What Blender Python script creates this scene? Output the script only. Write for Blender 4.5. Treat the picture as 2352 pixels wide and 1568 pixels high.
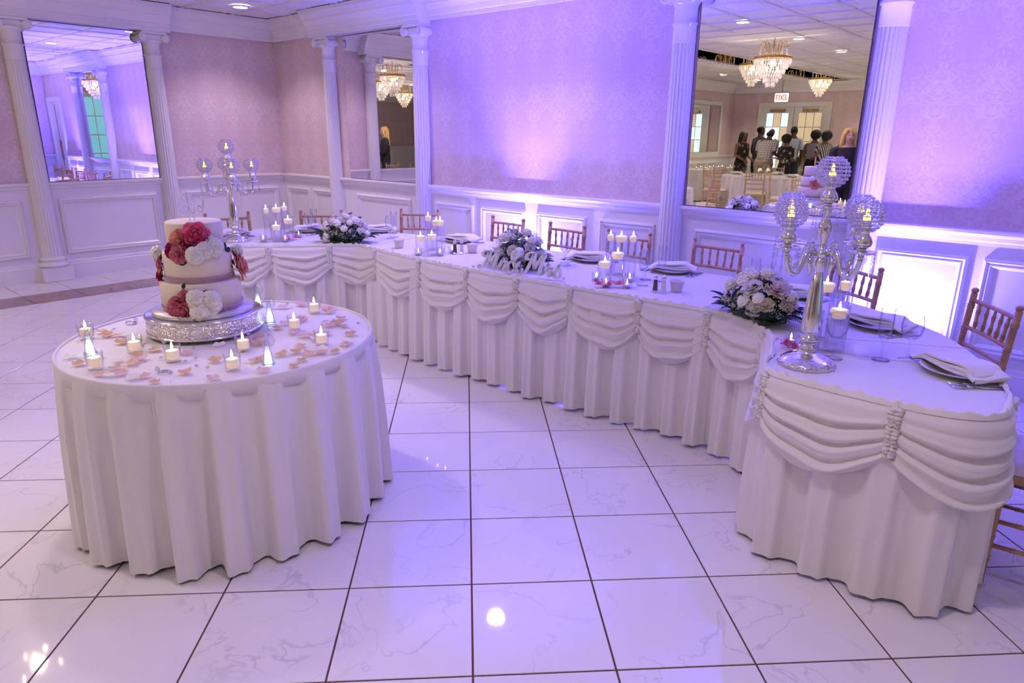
import bpy, math, random
from mathutils import Vector, Matrix, noise
random.seed(7)
PI = math.pi
for _o in list(bpy.data.objects):
    bpy.data.objects.remove(_o, do_unlink=True)
S = bpy.context.scene
COL = S.collection
# ---------------------------------------------------------------- camera
def _cam():
    yaw, pitch, roll = -0.71787, 0.29665, 0.00943
    F = Vector((math.sin(yaw)*math.cos(pitch), math.cos(yaw)*math.cos(pitch), -math.sin(pitch)))
    r = Vector((math.cos(yaw), -math.sin(yaw), 0)); u = r.cross(F)
    c, s = math.cos(roll), math.sin(roll)
    R = r*c+u*s; U = u*c-r*s
    cd = bpy.data.cameras.new('camera'); co = bpy.data.objects.new('camera', cd); COL.objects.link(co)
    cd.sensor_width = 36.0; cd.lens = 36.0*1570.9/2352.0; cd.clip_start = 0.05; cd.clip_end = 80
    M = Matrix.Identity(4)
    for i in range(3):
        M[i][0] = R[i]; M[i][1] = U[i]; M[i][2] = -F[i]
    M[0][3], M[1][3], M[2][3] = 1.53562, -1.5431, 1.61053
    co.matrix_world = M
    S.camera = co
    return F, R, U, Vector((1.53562, -1.5431, 1.61053))
CF, CR, CU, CP = _cam()
def seen(p, m=60):
    d = Vector(p)-CP; t = d.dot(CF)
    if t < .3: return False
    x = 1176+1570.9*d.dot(CR)/t; y = 784-1570.9*d.dot(CU)/t
    return -m < x < 2352+m and -m < y < 1568+m
# ---------------------------------------------------------------- world, lights, exposure
LX, BY = -7.21, 3.666          # left wall plane, back wall plane
RX, FY = 6.6, -10.6            # far right wall, wall behind the camera
CEIL = 2.95
W = bpy.data.worlds.new('world'); S.world = W; W.use_nodes = True
W.node_tree.nodes['Background'].inputs[0].default_value = (.75, .75, 1, 1)
W.node_tree.nodes['Background'].inputs[1].default_value = .25
S.view_settings.view_transform = 'Standard'; S.view_settings.look = 'None'
S.view_settings.exposure = 0.30; S.view_settings.gamma = 1.0; S.view_settings.use_curve_mapping = False
cy = S.cycles
cy.max_bounces = 6; cy.diffuse_bounces = 3; cy.glossy_bounces = 5; cy.transmission_bounces = 4; cy.transparent_max_bounces = 24
cy.caustics_reflective = False; cy.caustics_refractive = False; cy.sample_clamp_indirect = 4.0; cy.use_denoising = True; cy.use_adaptive_sampling = True; cy.adaptive_threshold = .11; cy.adaptive_min_samples = 12
DOWN_W, CHAND_W, UP_W, SPILL_W = 66.0, 28.0, 1550.0, 380.0
DOWN_C, DOWN_FAR, UP_C = (1.0, .80, .93), (1.0, .82, .62), (.085, .058, 1.0)
DOWNLIGHTS = [(-6.41, 2.82), (-4.79, 2.85), (-2.24, 2.58), (-2.43, 0), (-2.44, -1.96), (-2.46, -4.0), (-2.46, -6.0), (-2.46, -8.0),
              (-6.05, -1.5), (-6.05, -3.2), (-6.05, -4.8), (-6.05, -7.27), (-6.1, -9.4), (-3.4, -9.6), (.8, -.3), (.8, -2.9), (.8, -5.6), (.8, -8.2), (4.2, .4), (4.2, -3), (4.2, -6.5), (-.6, -9.6)]
def lamp(name, kind, loc, energy, color, **k):
    ld = bpy.data.lights.new(name, kind); ld.energy = energy; ld.color = color
    for a, b in k.items(): setattr(ld, a, b)
    o = bpy.data.objects.new(name, ld); o.location = loc; COL.objects.link(o); return o
for _x, _y in DOWNLIGHTS:
    lamp('recessed_lamp_light', 'SPOT', (_x, _y, CEIL-.03), DOWN_W, DOWN_C if _y > -3.5 else DOWN_FAR, spot_size=math.radians(116), spot_blend=.8, shadow_soft_size=.075)
UPLIGHTS = [(-2.77, 3.28), (.52, 3.28)]
for _x, _y in UPLIGHTS:
    o = lamp('led_uplight_light', 'SPOT', (_x, _y-.06, .16), UP_W, UP_C, spot_size=math.radians(60), spot_blend=.8, shadow_soft_size=.03)
    o.rotation_euler = (math.radians(180), 0, 0)
    o = lamp('led_uplight_spill', 'SPOT', (_x, _y+.17, .16), SPILL_W, (.15, .115, 1.0), spot_size=math.radians(140), spot_blend=.9, shadow_soft_size=.03)
    o.rotation_euler = (math.radians(180), 0, 0)
# ---------------------------------------------------------------- mesh helpers
class MB:
    def __init__(s): s.v = []; s.f = []; s.sm = []
    def add(s, vs, fs, smooth=False, M=None):
        b = len(s.v)
        s.v += [tuple(M @ Vector(p)) for p in vs] if M is not None else [tuple(p) for p in vs]
        for f in fs:
            s.f.append([b+i for i in f]); s.sm.append(smooth)
        return s
    def box(s, x0, x1, y0, y1, z0, z1, M=None):
        vs = [(x, y, z) for z in (z0, z1) for y in (y0, y1) for x in (x0, x1)]
        return s.add(vs, [(0, 2, 3, 1), (4, 5, 7, 6), (0, 1, 5, 4), (2, 6, 7, 3), (0, 4, 6, 2), (1, 3, 7, 5)], False, M)
    def rbox(s, x0, x1, y0, y1, z0, z1, b, M=None):
        # box with chamfered vertical and top edges
        def ring(i, z): return [(x0+i+b, y0+i, z), (x1-i-b, y0+i, z), (x1-i, y0+i+b, z), (x1-i, y1-i-b, z), (x1-i-b, y1-i, z), (x0+i+b, y1-i, z), (x0+i, y1-i-b, z), (x0+i, y0+i+b, z)]
        vs = ring(b, z0)+ring(0, z0+b)+ring(0, z1-b)+ring(b, z1)
        fs = [tuple(range(7, -1, -1)), tuple(range(24, 32))]
        for k in range(3):
            for i in range(8): fs.append((k*8+i, k*8+(i+1) % 8, k*8+8+(i+1) % 8, k*8+8+i))
        return s.add(vs, fs, False, M)
    def lathe(s, prof, n=24, c=(0, 0, 0), mod=None, M=None, smooth=True, cap=True):
        vs = []; fs = []
        for (r, z) in prof:
            for i in range(n):
                a = 2*PI*i/n; rr = r if mod is None else mod(r, z, a)
                vs.append((c[0]+rr*math.cos(a), c[1]+rr*math.sin(a), c[2]+z))
        for k in range(len(prof)-1):
            for i in range(n):
                j = (i+1) % n; fs.append((k*n+i, k*n+j, (k+1)*n+j, (k+1)*n+i))
        s.add(vs, fs, smooth, M)
        if cap:
            m = len(prof)-1
            if prof[0][0] > 1e-4: s.add(vs[:n], [tuple(range(n-1, -1, -1))], False, M)
            if prof[m][0] > 1e-4: s.add(vs[m*n:], [tuple(range(n))], False, M)
        return s
    def tube(s, pts, r, n=8, M=None, closed=False, cap=True, flat=None):
        P = [Vector(p) for p in pts]; m = len(P); vs = []; fs = []
        up = None
        for i in range(m):
            if closed: t = P[(i+1) % m]-P[i-1]
            else: t = P[min(i+1, m-1)]-P[max(i-1, 0)]
            if t.length < 1e-9: t = Vector((0, 0, 1))
            t.normalize()
            if up is None:
                up = Vector((0, 0, 1)) if abs(t.z) < .9 else Vector((1, 0, 0))
            a = t.cross(up)
            if a.length < 1e-6: a = t.orthogonal()
            a.normalize(); b = a.cross(t); up = b
            rr = r[i] if isinstance(r, (list, tuple)) else r
            for k in range(n):
                q = 2*PI*k/n
                vs.append(P[i]+a*(rr*math.cos(q))+b*(rr*(flat or 1)*math.sin(q)))
        for i in range(m if closed else m-1):
            i2 = (i+1) % m
            for k in range(n):
                fs.append((i*n+k, i*n+(k+1) % n, i2*n+(k+1) % n, i2*n+k))
        if cap and not closed:
            fs.append(tuple(range(n-1, -1, -1))); fs.append(tuple(range((m-1)*n, m*n)))
        return s.add(vs, fs, True, M)
    def ball(s, c, r, nu=12, nv=8, M=None, fn=None):
        if not isinstance(r, (tuple, list)): r = (r, r, r)
        vs = []; fs = []
        for j in range(nv+1):
            th = PI*j/nv
            for i in range(nu):
                ph = 2*PI*i/nu
                d = (math.sin(th)*math.cos(ph), math.sin(th)*math.sin(ph), math.cos(th))
                k = fn(d) if fn else 1
                vs.append((c[0]+r[0]*d[0]*k, c[1]+r[1]*d[1]*k, c[2]+r[2]*d[2]*k))
        for j in range(nv):
            for i in range(nu):
                i2 = (i+1) % nu
                fs.append((j*nu+i, (j+1)*nu+i, (j+1)*nu+i2, j*nu+i2))
        return s.add(vs, fs, True, M)
    def grid(s, fn, nu, nv, wrap=False, M=None, smooth=True, flip=False):
        vs = []; fs = []; w = nu if wrap else nu+1
        for j in range(nv+1):
            for i in range(w): vs.append(fn(i/nu, j/nv))
        for j in range(nv):
            for i in range(nu):
                i2 = (i+1) % w if wrap else i+1
                q = (j*w+i, j*w+i2, (j+1)*w+i2, (j+1)*w+i)
                fs.append(q[::-1] if flip else q)
        return s.add(vs, fs, smooth, M)
    def poly(s, pts, z0, z1, M=None):
        n = len(pts); vs = [(p[0], p[1], z0) for p in pts]+[(p[0], p[1], z1) for p in pts]
        fs = [tuple(range(n-1, -1, -1)), tuple(range(n, 2*n))]+[(i, (i+1) % n, n+(i+1) % n, n+i) for i in range(n)]
        return s.add(vs, fs, False, M)
    def mesh(s, name):
        me = bpy.data.meshes.new(name); me.from_pydata(s.v, [], s.f)
        me.polygons.foreach_set('use_smooth', s.sm); me.update(); return me
    def build(s, name, mat, parent=None, **k):
        o = bpy.data.objects.new(name, s.mesh(name)); COL.objects.link(o)
        o.data.materials.append(MAT[mat]); 
        if parent is not None: o.parent = parent
        tag(o, **k); return o
def tag(o, label=None, cat=None, group=None, kind=None):
    if label: o['label'] = label
    if cat: o['category'] = cat
    if group: o['group'] = group
    if kind: o['kind'] = kind
    return o
def thing(name, loc, label, cat, group=None, rz=0, kind=None):
    o = bpy.data.objects.new(name, None); COL.objects.link(o); o.empty_display_size = .1
    o.location = loc; o.rotation_euler = (0, 0, rz); return tag(o, label, cat, group, kind)
def copy_tree(src, loc=None, rz=None, label=None, group=None, parent=None, scale=None):
    c = src.copy(); COL.objects.link(c); c.parent = parent
    if loc is not None: c.location = loc
    if rz is not None: c.rotation_euler = (0, 0, rz)
    if scale is not None: c.scale = (scale,)*3 if not isinstance(scale, tuple) else scale
    if label: c['label'] = label
    if group: c['group'] = group
    for ch in list(src.children): copy_tree(ch, parent=c)
    return c
def T(x, y, z): return Matrix.Translation((x, y, z))
def Rz(a): return Matrix.Rotation(a, 4, 'Z')
def Rx(a): return Matrix.Rotation(a, 4, 'X')
def Ry(a): return Matrix.Rotation(a, 4, 'Y')
def Sc(x, y, z): return Matrix.Diagonal((x, y, z, 1))
# ---------------------------------------------------------------- materials
MAT = {}
def pbr(name, col, rough=.5, metal=0, spec=.5, emis=None, es=0, trans=0, sub=0, coat=0, sheen=0):
    m = bpy.data.materials.new(name); m.use_nodes = True; b = m.node_tree.nodes['Principled BSDF']
    b.inputs['Base Color'].default_value = (*col, 1); b.inputs['Roughness'].default_value = rough
    b.inputs['Metallic'].default_value = metal; b.inputs['Specular IOR Level'].default_value = spec
    if emis: b.inputs['Emission Color'].default_value = (*emis, 1); b.inputs['Emission Strength'].default_value = es
    if trans: b.inputs['Transmission Weight'].default_value = trans
    if coat: b.inputs['Coat Weight'].default_value = coat
    if sheen: b.inputs['Sheen Weight'].default_value = sheen
    MAT[name] = m; return m, m.node_tree, b
def nd(nt, t, **k):
    n = nt.nodes.new(t)
    for a, v in k.items():
        if a.startswith('i_'): n.inputs[int(a[2:]) if a[2:].isdigit() else a[2:].replace('_', ' ')].default_value = v
        else: setattr(n, a, v)
    return n
def mth(nt, op, a, b=None, c=None, clamp=False):
    n = nt.nodes.new('ShaderNodeMath'); n.operation = op; n.use_clamp = clamp
    for i, x in enumerate((a, b, c)):
        if x is None: continue
        if isinstance(x, (int, float)): n.inputs[i].default_value = x
        else: nt.links.new(x, n.inputs[i])
    return n.outputs[0]
def ramp(nt, fac, stops):
    n = nt.nodes.new('ShaderNodeValToRGB'); e = n.color_ramp.elements
    while len(e) < len(stops): e.new(.5)
    for q, (p, c) in zip(e, stops): q.position = p; q.color = (*c, 1)
    nt.links.new(fac, n.inputs[0]); return n.outputs[0]
def bump(nt, b, h, strength=.3, dist=.01):
    n = nt.nodes.new('ShaderNodeBump'); n.inputs['Strength'].default_value = strength; n.inputs['Distance'].default_value = dist
    nt.links.new(h, n.inputs['Height']); nt.links.new(n.outputs[0], b.inputs['Normal'])
def simple_noise(name, c1, c2, scale, rough=.6, bs=0, bd=.003, metal=0, spec=.5, detail=4, **k):
    m, nt, b = pbr(name, c1, rough, metal, spec, **k)
    tc = nd(nt, 'ShaderNodeTexCoord'); n = nd(nt, 'ShaderNodeTexNoise'); n.inputs['Scale'].default_value = scale; n.inputs['Detail'].default_value = detail
    nt.links.new(tc.outputs['Object'], n.inputs['Vector'])
    nt.links.new(ramp(nt, n.outputs[0], [(.3, c1), (.7, c2)]), b.inputs['Base Color'])
    if bs: bump(nt, b, n.outputs[0], bs, bd)
    return m
def make_materials():
    # woven damask wallpaper
    m, nt, b = pbr('wallpaper', (.6, .45, .45), .62, spec=.25)
    geo = nd(nt, 'ShaderNodeNewGeometry'); sx = nd(nt, 'ShaderNodeSeparateXYZ'); nt.links.new(geo.outputs['Position'], sx.inputs[0])
    ns = nd(nt, 'ShaderNodeTexNoise'); ns.inputs['Scale'].default_value = 7; ns.inputs['Detail'].default_value = 3; nt.links.new(geo.outputs['Position'], ns.inputs['Vector'])
    u0 = mth(nt, 'ADD', sx.outputs[0], sx.outputs[1]); v0 = sx.outputs[2]
    p, q = .30, .62
    # mirror-symmetric ogee lattice with scrolls
    uu = mth(nt, 'ABSOLUTE', mth(nt, 'SUBTRACT', mth(nt, 'FRACT', mth(nt, 'DIVIDE', u0, p)), .5))
    cmb = nd(nt, 'ShaderNodeCombineXYZ'); nt.links.new(mth(nt, 'MULTIPLY', uu, p), cmb.inputs[0]); nt.links.new(mth(nt, 'MULTIPLY', mth(nt, 'FRACT', mth(nt, 'DIVIDE', v0, q)), q), cmb.inputs[1])
    n2 = nd(nt, 'ShaderNodeTexNoise'); n2.inputs['Scale'].default_value = 17; n2.inputs['Detail'].default_value = 2; n2.inputs['Distortion'].default_value = 1.6; nt.links.new(cmb.outputs[0], n2.inputs['Vector'])
    lat = mth(nt, 'ADD', mth(nt, 'COSINE', mth(nt, 'MULTIPLY', u0, 2*PI/p)), mth(nt, 'COSINE', mth(nt, 'MULTIPLY', v0, 2*PI/q)))
    st = mth(nt, 'MULTIPLY', mth(nt, 'ABSOLUTE', mth(nt, 'SUBTRACT', n2.outputs[0], .5)), 9)
    f = mth(nt, 'ADD', mth(nt, 'MULTIPLY', lat, .22), mth(nt, 'SUBTRACT', .75, st), clamp=True)
    fine = nd(nt, 'ShaderNodeTexNoise'); fine.inputs['Scale'].default_value = 160; nt.links.new(geo.outputs['Position'], fine.inputs['Vector'])
    f2 = mth(nt, 'ADD', mth(nt, 'MULTIPLY', f, .75), mth(nt, 'MULTIPLY', fine.outputs[0], .3), clamp=True)
    nt.links.new(ramp(nt, f2, [(.1, (.66, .50, .51)), (.9, (.76, .63, .64))]), b.inputs['Base Color'])
    # painted white wood
    simple_noise('white_paint', (.80, .77, .77), (.84, .81, .81), 3, .28, spec=.5)
    simple_noise('column_paint', (.80, .77, .76), (.84, .81, .81), 3, .16, spec=.5)
    # marble-look glazed tile, each tile with its own vein offset
    m, nt, b = pbr('marble_tile', (.8, .78, .8), .045, spec=.5)
    geo = nd(nt, 'ShaderNodeNewGeometry'); oi = nd(nt, 'ShaderNodeObjectInfo'); va = nd(nt, 'ShaderNodeVectorMath', operation='ADD')
    sc = nd(nt, 'ShaderNodeVectorMath', operation='SCALE'); sc.inputs['Scale'].default_value = 37.0
    cx = nd(nt, 'ShaderNodeCombineXYZ'); 
    for i in range(3): nt.links.new(oi.outputs['Random'], cx.inputs[i])
    nt.links.new(cx.outputs[0], sc.inputs[0]); nt.links.new(geo.outputs['Position'], va.inputs[0]); nt.links.new(sc.outputs[0], va.inputs[1])
    n1 = nd(nt, 'ShaderNodeTexNoise'); n1.inputs['Scale'].default_value = 2.8; n1.inputs['Detail'].default_value = 6; n1.inputs['Distortion'].default_value = .7; nt.links.new(va.outputs[0], n1.inputs['Vector'])
    vein = mth(nt, 'SUBTRACT', 1, mth(nt, 'MULTIPLY', mth(nt, 'ABSOLUTE', mth(nt, 'SUBTRACT', n1.outputs[0], .5)), 85), clamp=True)
    n3 = nd(nt, 'ShaderNodeTexNoise'); n3.inputs['Scale'].default_value = 3.3; n3.inputs['Detail'].default_value = 2; nt.links.new(va.outputs[0], n3.inputs['Vector'])
    gate = mth(nt, 'MULTIPLY', mth(nt, 'SUBTRACT', n3.outputs[0], .42), 5, clamp=True)
    vv = mth(nt, 'MULTIPLY', vein, gate)
    cl = mth(nt, 'MULTIPLY', mth(nt, 'SUBTRACT', n3.outputs[0], .3), .12, clamp=True)
    nt.links.new(ramp(nt, mth(nt, 'ADD', mth(nt, 'MULTIPLY', vv, .5), cl, clamp=True), [(0, (.83, .80, .80)), (1, (.50, .48, .52))]), b.inputs['Base Color'])
    simple_noise('brown_tile', (.26, .13, .11), (.34, .18, .15), 12, .12)
    simple_noise('grout', (.10, .045, .035), (.13, .06, .045), 30, .8)
    simple_noise('ceiling_tile', (.80, .78, .78), (.84, .82, .82), 20, .85)
    simple_noise('cloth', (.80, .76, .76), (.84, .80, .80), 260, .9, .12, .0006, sheen=.2)
    simple_noise('skirt_cloth', (.80, .76, .76), (.84, .80, .80), 300, .85, .10, .0006, sheen=.2)
    simple_noise('napkin_cloth', (.86, .83, .80), (.90, .87, .84), 300, .9, .1, .0005)
    simple_noise('gold_wood', (.44, .225, .115), (.54, .295, .16), 18, .33, spec=.5, coat=.3)
    simple_noise('pale_wood', (.56, .38, .19), (.63, .44, .23), 18, .4)
    simple_noise('seat_cushion', (.72, .66, .58), (.78, .72, .64), 60, .85)
    pbr('silver', (.78, .77, .79), .12, 1); pbr('steel', (.62, .62, .65), .18, 1)
    m, nt, b = pbr('hammered_silver', (.80, .77, .77), .16, 1)
    tc = nd(nt, 'ShaderNodeTexCoord'); vo = nd(nt, 'ShaderNodeTexVoronoi'); vo.inputs['Scale'].default_value = 95; nt.links.new(tc.outputs['Object'], vo.inputs['Vector']); bump(nt, b, vo.outputs['Distance'], .8, .006)
    pbr('mirror_glass', (.93, .93, .93), 0.0, 1)
    pbr('mirror_edge', (.12, .11, .13), .3)
    for nm, tint, refl in (('glass', (.988, .988, .994), 1.0), ('water', (.992, .993, 1), .3), ('crystal', (.90, .89, .93), 1.9)):
        m = bpy.data.materials.new(nm); m.use_nodes = True; nt = m.node_tree; nt.nodes.clear()
        out = nd(nt, 'ShaderNodeOutputMaterial'); mx = nd(nt, 'ShaderNodeMixShader'); tr = nd(nt, 'ShaderNodeBsdfTransparent'); gl = nd(nt, 'ShaderNodeBsdfGlossy')
        tr.inputs[0].default_value = (*tint, 1); gl.inputs['Roughness'].default_value = .03
        fr = nd(nt, 'ShaderNodeLayerWeight'); fr.inputs[0].default_value = .5
        nt.links.new(mth(nt, 'ADD', mth(nt, 'MULTIPLY', mth(nt, 'POWER', fr.outputs['Facing'], 3.6), .75*refl), .035 if nm != 'crystal' else .22, clamp=True), mx.inputs[0])
        nt.links.new(tr.outputs[0], mx.inputs[1]); nt.links.new(gl.outputs[0], mx.inputs[2]); nt.links.new(mx.outputs[0], out.inputs[0]); MAT[nm] = m
    m = bpy.data.materials.new('prism'); m.use_nodes = True; nt = m.node_tree; pb = nt.nodes['Principled BSDF']; pb.inputs['Roughness'].default_value = .05; pb.inputs['Base Color'].default_value = (.9, .88, .9, 1)
    tl = nd(nt, 'ShaderNodeBsdfTranslucent'); tl.inputs[0].default_value = (.95, .93, .92, 1); tr = nd(nt, 'ShaderNodeBsdfTransparent'); m1 = nd(nt, 'ShaderNodeMixShader'); m2 = nd(nt, 'ShaderNodeMixShader'); m1.inputs[0].default_value = .5; m2.inputs[0].default_value = .35
    nt.links.new(pb.outputs[0], m1.inputs[1]); nt.links.new(tl.outputs[0], m1.inputs[2]); nt.links.new(m1.outputs[0], m2.inputs[1]); nt.links.new(tr.outputs[0], m2.inputs[2]); nt.links.new(m2.outputs[0], nt.nodes['Material Output'].inputs[0]); MAT['prism'] = m
    pbr('wax', (.90, .84, .74), .5, emis=(1, .70, .42), es=.38)  # flame light glowing through the wax is put in as emission
    pbr('flame', (1, .8, .5), .5, emis=(1, .74, .38), es=26)
    pbr('led_flame', (1, .8, .2), .5, emis=(1, .66, .08), es=3.2)
    pbr('led_white', (.8, .9, 1), .5, emis=(.55, .84, 1), es=3.6)
    pbr('lens_light', (1, 1, 1), .5, emis=(1, .95, .88), es=14)
    pbr('bulb', (1, .9, .7), .5, emis=(1, .76, .45), es=26)
    pbr('exit_glow', (.95, .93, .9), .5, emis=(1, .95, .92), es=.9)
    pbr('exit_red', (.7, .05, .05), .5, emis=(1, .1, .08), es=.6)
    simple_noise('carnation_white', (.92, .89, .84), (.95, .93, .90), 60, .7, spec=.2)
    m = MAT['glass'].copy(); m.name = 'stemware'; nt = m.node_tree; MAT['stemware'] = m
    lw = [n for n in nt.nodes if n.type == 'LAYER_WEIGHT'][0]; tr = [n for n in nt.nodes if n.type == 'BSDF_TRANSPARENT'][0]
    nt.links.new(ramp(nt, lw.outputs['Facing'], [(.45, (.98, .98, .99)), (1.0, (.62, .62, .72))]), tr.inputs[0])
    pbr('porcelain', (.84, .80, .77), .15); pbr('ramekin', (.80, .70, .64), .3)
    pbr('pepper', (.13, .09, .08), .8); pbr('salt', (.86, .85, .84), .8)
    pbr('sign_white', (.84, .82, .83), .4)
    simple_noise('frosting', (.85, .755, .62), (.88, .79, .66), 40, .55, .25, .002)
    pbr('ribbon_pink', (.55, .27, .36), .3)
    m, nt, b = pbr('rhinestone', (.88, .85, .86), .15, .9)
    simple_noise('glitter_board', (.62, .60, .68), (.72, .70, .78), 400, .3, metal=.6)
    for nm, c1, c2 in (('petal_white', (.93, .90, .86), (.96, .94, .92)), ('petal_cream', (.86, .76, .58), (.90, .82, .68)), ('petal_blush', (.86, .70, .62), (.90, .80, .74)), ('petal_hotpink', (.76, .06, .19), (.88, .24, .36)), ('petal_magenta', (.36, .01, .09), (.5, .03, .15)), ('petal_rose', (.70, .15, .25), (.86, .38, .44)), ('petal_coral', (.88, .34, .24), (.93, .50, .40)), ('petal_peach', (.86, .58, .42), (.90, .66, .50)), ('petal_tan', (.74, .50, .28), (.80, .58, .36)), ('petal_lightpink', (.88, .58, .56), (.90, .68, .66)), ('petal_pinkfuzzy', (.90, .25, .40), (.95, .45, .56)), ('leaf_dark', (.012, .035, .022), (.03, .07, .04)), ('leaf_grey', (.08, .13, .10), (.13, .19, .15)), ('stem', (.16, .20, .10), (.25, .28, .15))):
        m = simple_noise(nm, c1, c2, 70, .6, spec=.3); nt = m.node_tree
        if nm.startswith('petal'):
            b = nt.nodes['Principled BSDF']; out = nt.nodes['Material Output']; tl = nd(nt, 'ShaderNodeBsdfTranslucent'); mx = nd(nt, 'ShaderNodeMixShader'); mx.inputs[0].default_value = .42
            nt.links.new(b.inputs['Base Color'].links[0].from_socket, tl.inputs[0]); nt.links.new(b.outputs[0], mx.inputs[1]); nt.links.new(tl.outputs[0], mx.inputs[2]); nt.links.new(mx.outputs[0], out.inputs[0])
    pbr('door_paint', (.74, .73, .68), .4); pbr('teal_pane', (.1, .35, .42), .2, emis=(.24, .62, .74), es=.6)
    pbr('sky_pane', (.6, .75, .9), .2, emis=(.62, .82, 1), es=.9); pbr('warm_pane', (.7, .6, .4), .3, emis=(1, .78, .45), es=.35); pbr('dim_pane', (.35, .3, .27), .25)
    pbr('brass', (.55, .36, .12), .3, 1); pbr('black_plastic', (.02, .02, .022), .4); pbr('dark_wood', (.22, .11, .05), .4)
    pbr('skin_dark', (.10, .045, .028), .5); pbr('skin_brown', (.20, .10, .065), .5); pbr('skin_light', (.62, .38, .29), .5)
    pbr('hair_black', (.012, .010, .010), .6); pbr('hair_blond', (.66, .42, .12), .5); pbr('eye', (.03, .02, .02), .2); pbr('lip', (.22, .06, .05), .4)
    pbr('cloth_black', (.015, .014, .018), .8); pbr('cloth_navy', (.03, .035, .06), .8); pbr('cloth_khaki', (.38, .31, .22), .8); pbr('cloth_grey', (.40, .38, .38), .8); pbr('cloth_blue', (.50, .60, .72), .8); pbr('cloth_maroon', (.16, .05, .05), .8); pbr('shoe', (.02, .018, .018), .4)
    # printed fabrics
    def fabric(name, fn, c1, c2):
        m, nt, b = pbr(name, c1, .85); tc = nd(nt, 'ShaderNodeTexCoord'); f = fn(nt, tc.outputs['Object']); nt.links.new(ramp(nt, f, [(.45, c1), (.55, c2)]), b.inputs['Base Color'])
    def plaid(nt, v):
        s = nd(nt, 'ShaderNodeSeparateXYZ'); nt.links.new(v, s.inputs[0])
        a = mth(nt, 'SINE', mth(nt, 'MULTIPLY', s.outputs[0], 120)); c = mth(nt, 'SINE', mth(nt, 'MULTIPLY', s.outputs[2], 120))
        return mth(nt, 'ADD', mth(nt, 'MULTIPLY', mth(nt, 'ADD', a, c), .25), .5)
    def floral(nt, v):
        n = nd(nt, 'ShaderNodeTexVoronoi'); n.inputs['Scale'].default_value = 9; nt.links.new(v, n.inputs['Vector']); n2 = nd(nt, 'ShaderNodeTexNoise'); n2.inputs['Scale'].default_value = 26; nt.links.new(v, n2.inputs['Vector'])
        return mth(nt, 'SUBTRACT', mth(nt, 'ADD', n2.outputs[0], .28), n.outputs['Distance'])
    def stripes(nt, v):
        s = nd(nt, 'ShaderNodeSeparateXYZ'); nt.links.new(v, s.inputs[0])
        return mth(nt, 'ADD', mth(nt, 'MULTIPLY', mth(nt, 'SINE', mth(nt, 'ADD', mth(nt, 'MULTIPLY', s.outputs[0], 130), mth(nt, 'MULTIPLY', s.outputs[2], 40))), .5), .5)
    fabric('plaid_shirt', plaid, (.36, .33, .33), (.66, .62, .60)); fabric('dark_check', plaid, (.035, .04, .045), (.10, .11, .11))
    fabric('floral_black', floral, (.02, .016, .018), (.42, .30, .30)); fabric('floral_white', floral, (.02, .02, .022), (.55, .48, .40)); fabric('striped_dress', stripes, (.02, .02, .025), (.62, .60, .62))
make_materials()
# ================================================================ ROOM
def wall_map(side):
    if side == 'back': return lambda u, d, z: (u, BY-d, z)
    if side == 'left': return lambda u, d, z: (LX+d, u, z)
    if side == 'front': return lambda u, d, z: (u, FY+d, z)
    if side == 'right': return lambda u, d, z: (RX-d, u, z)
    if side == 'return': return lambda u, d, z: (2.25-d, u, z)
    if side == 'alcove': return lambda u, d, z: (u, 2.9-d, z)
def sweep(mb, W_, u0, u1, prof, caps=True):
    n = len(prof); vs = [W_(u0, d, z) for d, z in prof]+[W_(u1, d, z) for d, z in prof]
    fs = [(i, i+1, n+i+1, n+i) for i in range(n-1)]
    if caps: fs += [tuple(range(n)), tuple(range(2*n-1, n-1, -1))]
    return mb.add(vs, fs)
CROWN = [(0, 2.70), (.018, 2.70), (.022, 2.735), (.03, 2.745), (.045, 2.79), (.075, 2.83), (.085, 2.835), (.09, 2.86), (.12, 2.90), (.14, 2.91), (.145, 2.95), (0, 2.95)]
RAIL = [(0, .955), (.014, .955), (.018, .975), (.03, .985), (.038, 1.01), (.052, 1.018), (.060, 1.03), (.060, 1.046), (.05, 1.052), (0, 1.052)]
BASE = [(0, 0), (.03, 0), (.03, .155), (.024, .165), (.022, .185), (.012, .20), (0, .20)]
ENT = [(0, 2.665), (.155, 2.665), (.155, 2.70), (.165, 2.705), (.165, 2.745), (.178, 2.75), (.19, 2.79), (.215, 2.83), (.225, 2.835), (.23, 2.86), (.255, 2.90), (.27, 2.91), (.275, 2.95), (0, 2.95)]
WALLS = {}
def make_wall(side, u0, u1, thick=.12):
    Wm = wall_map(side)
    mb = MB(); vs = [Wm(u, d, z) for u in (u0, u1) for d in (0, -thick) for z in (0, CEIL+.4)]
    mb.add(vs, [(0, 1, 5, 4), (2, 6, 7, 3), (0, 2, 3, 1), (4, 5, 7, 6), (0, 4, 6, 2), (1, 3, 7, 5)])
    w = mb.build('wall_'+side, 'wallpaper', kind='structure'); w['label'] = {'back': 'pink damask papered back wall behind the head table', 'left': 'pink damask papered wall meeting the back wall at the far corner', 'front': 'papered wall with the exit doors, seen in the large mirror', 'right': 'papered wall with the tall teal window', 'return': 'short papered return wall beside the plain door', 'alcove': 'papered alcove wall beyond the plain door'}[side]
    WALLS[side] = w; return w
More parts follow.
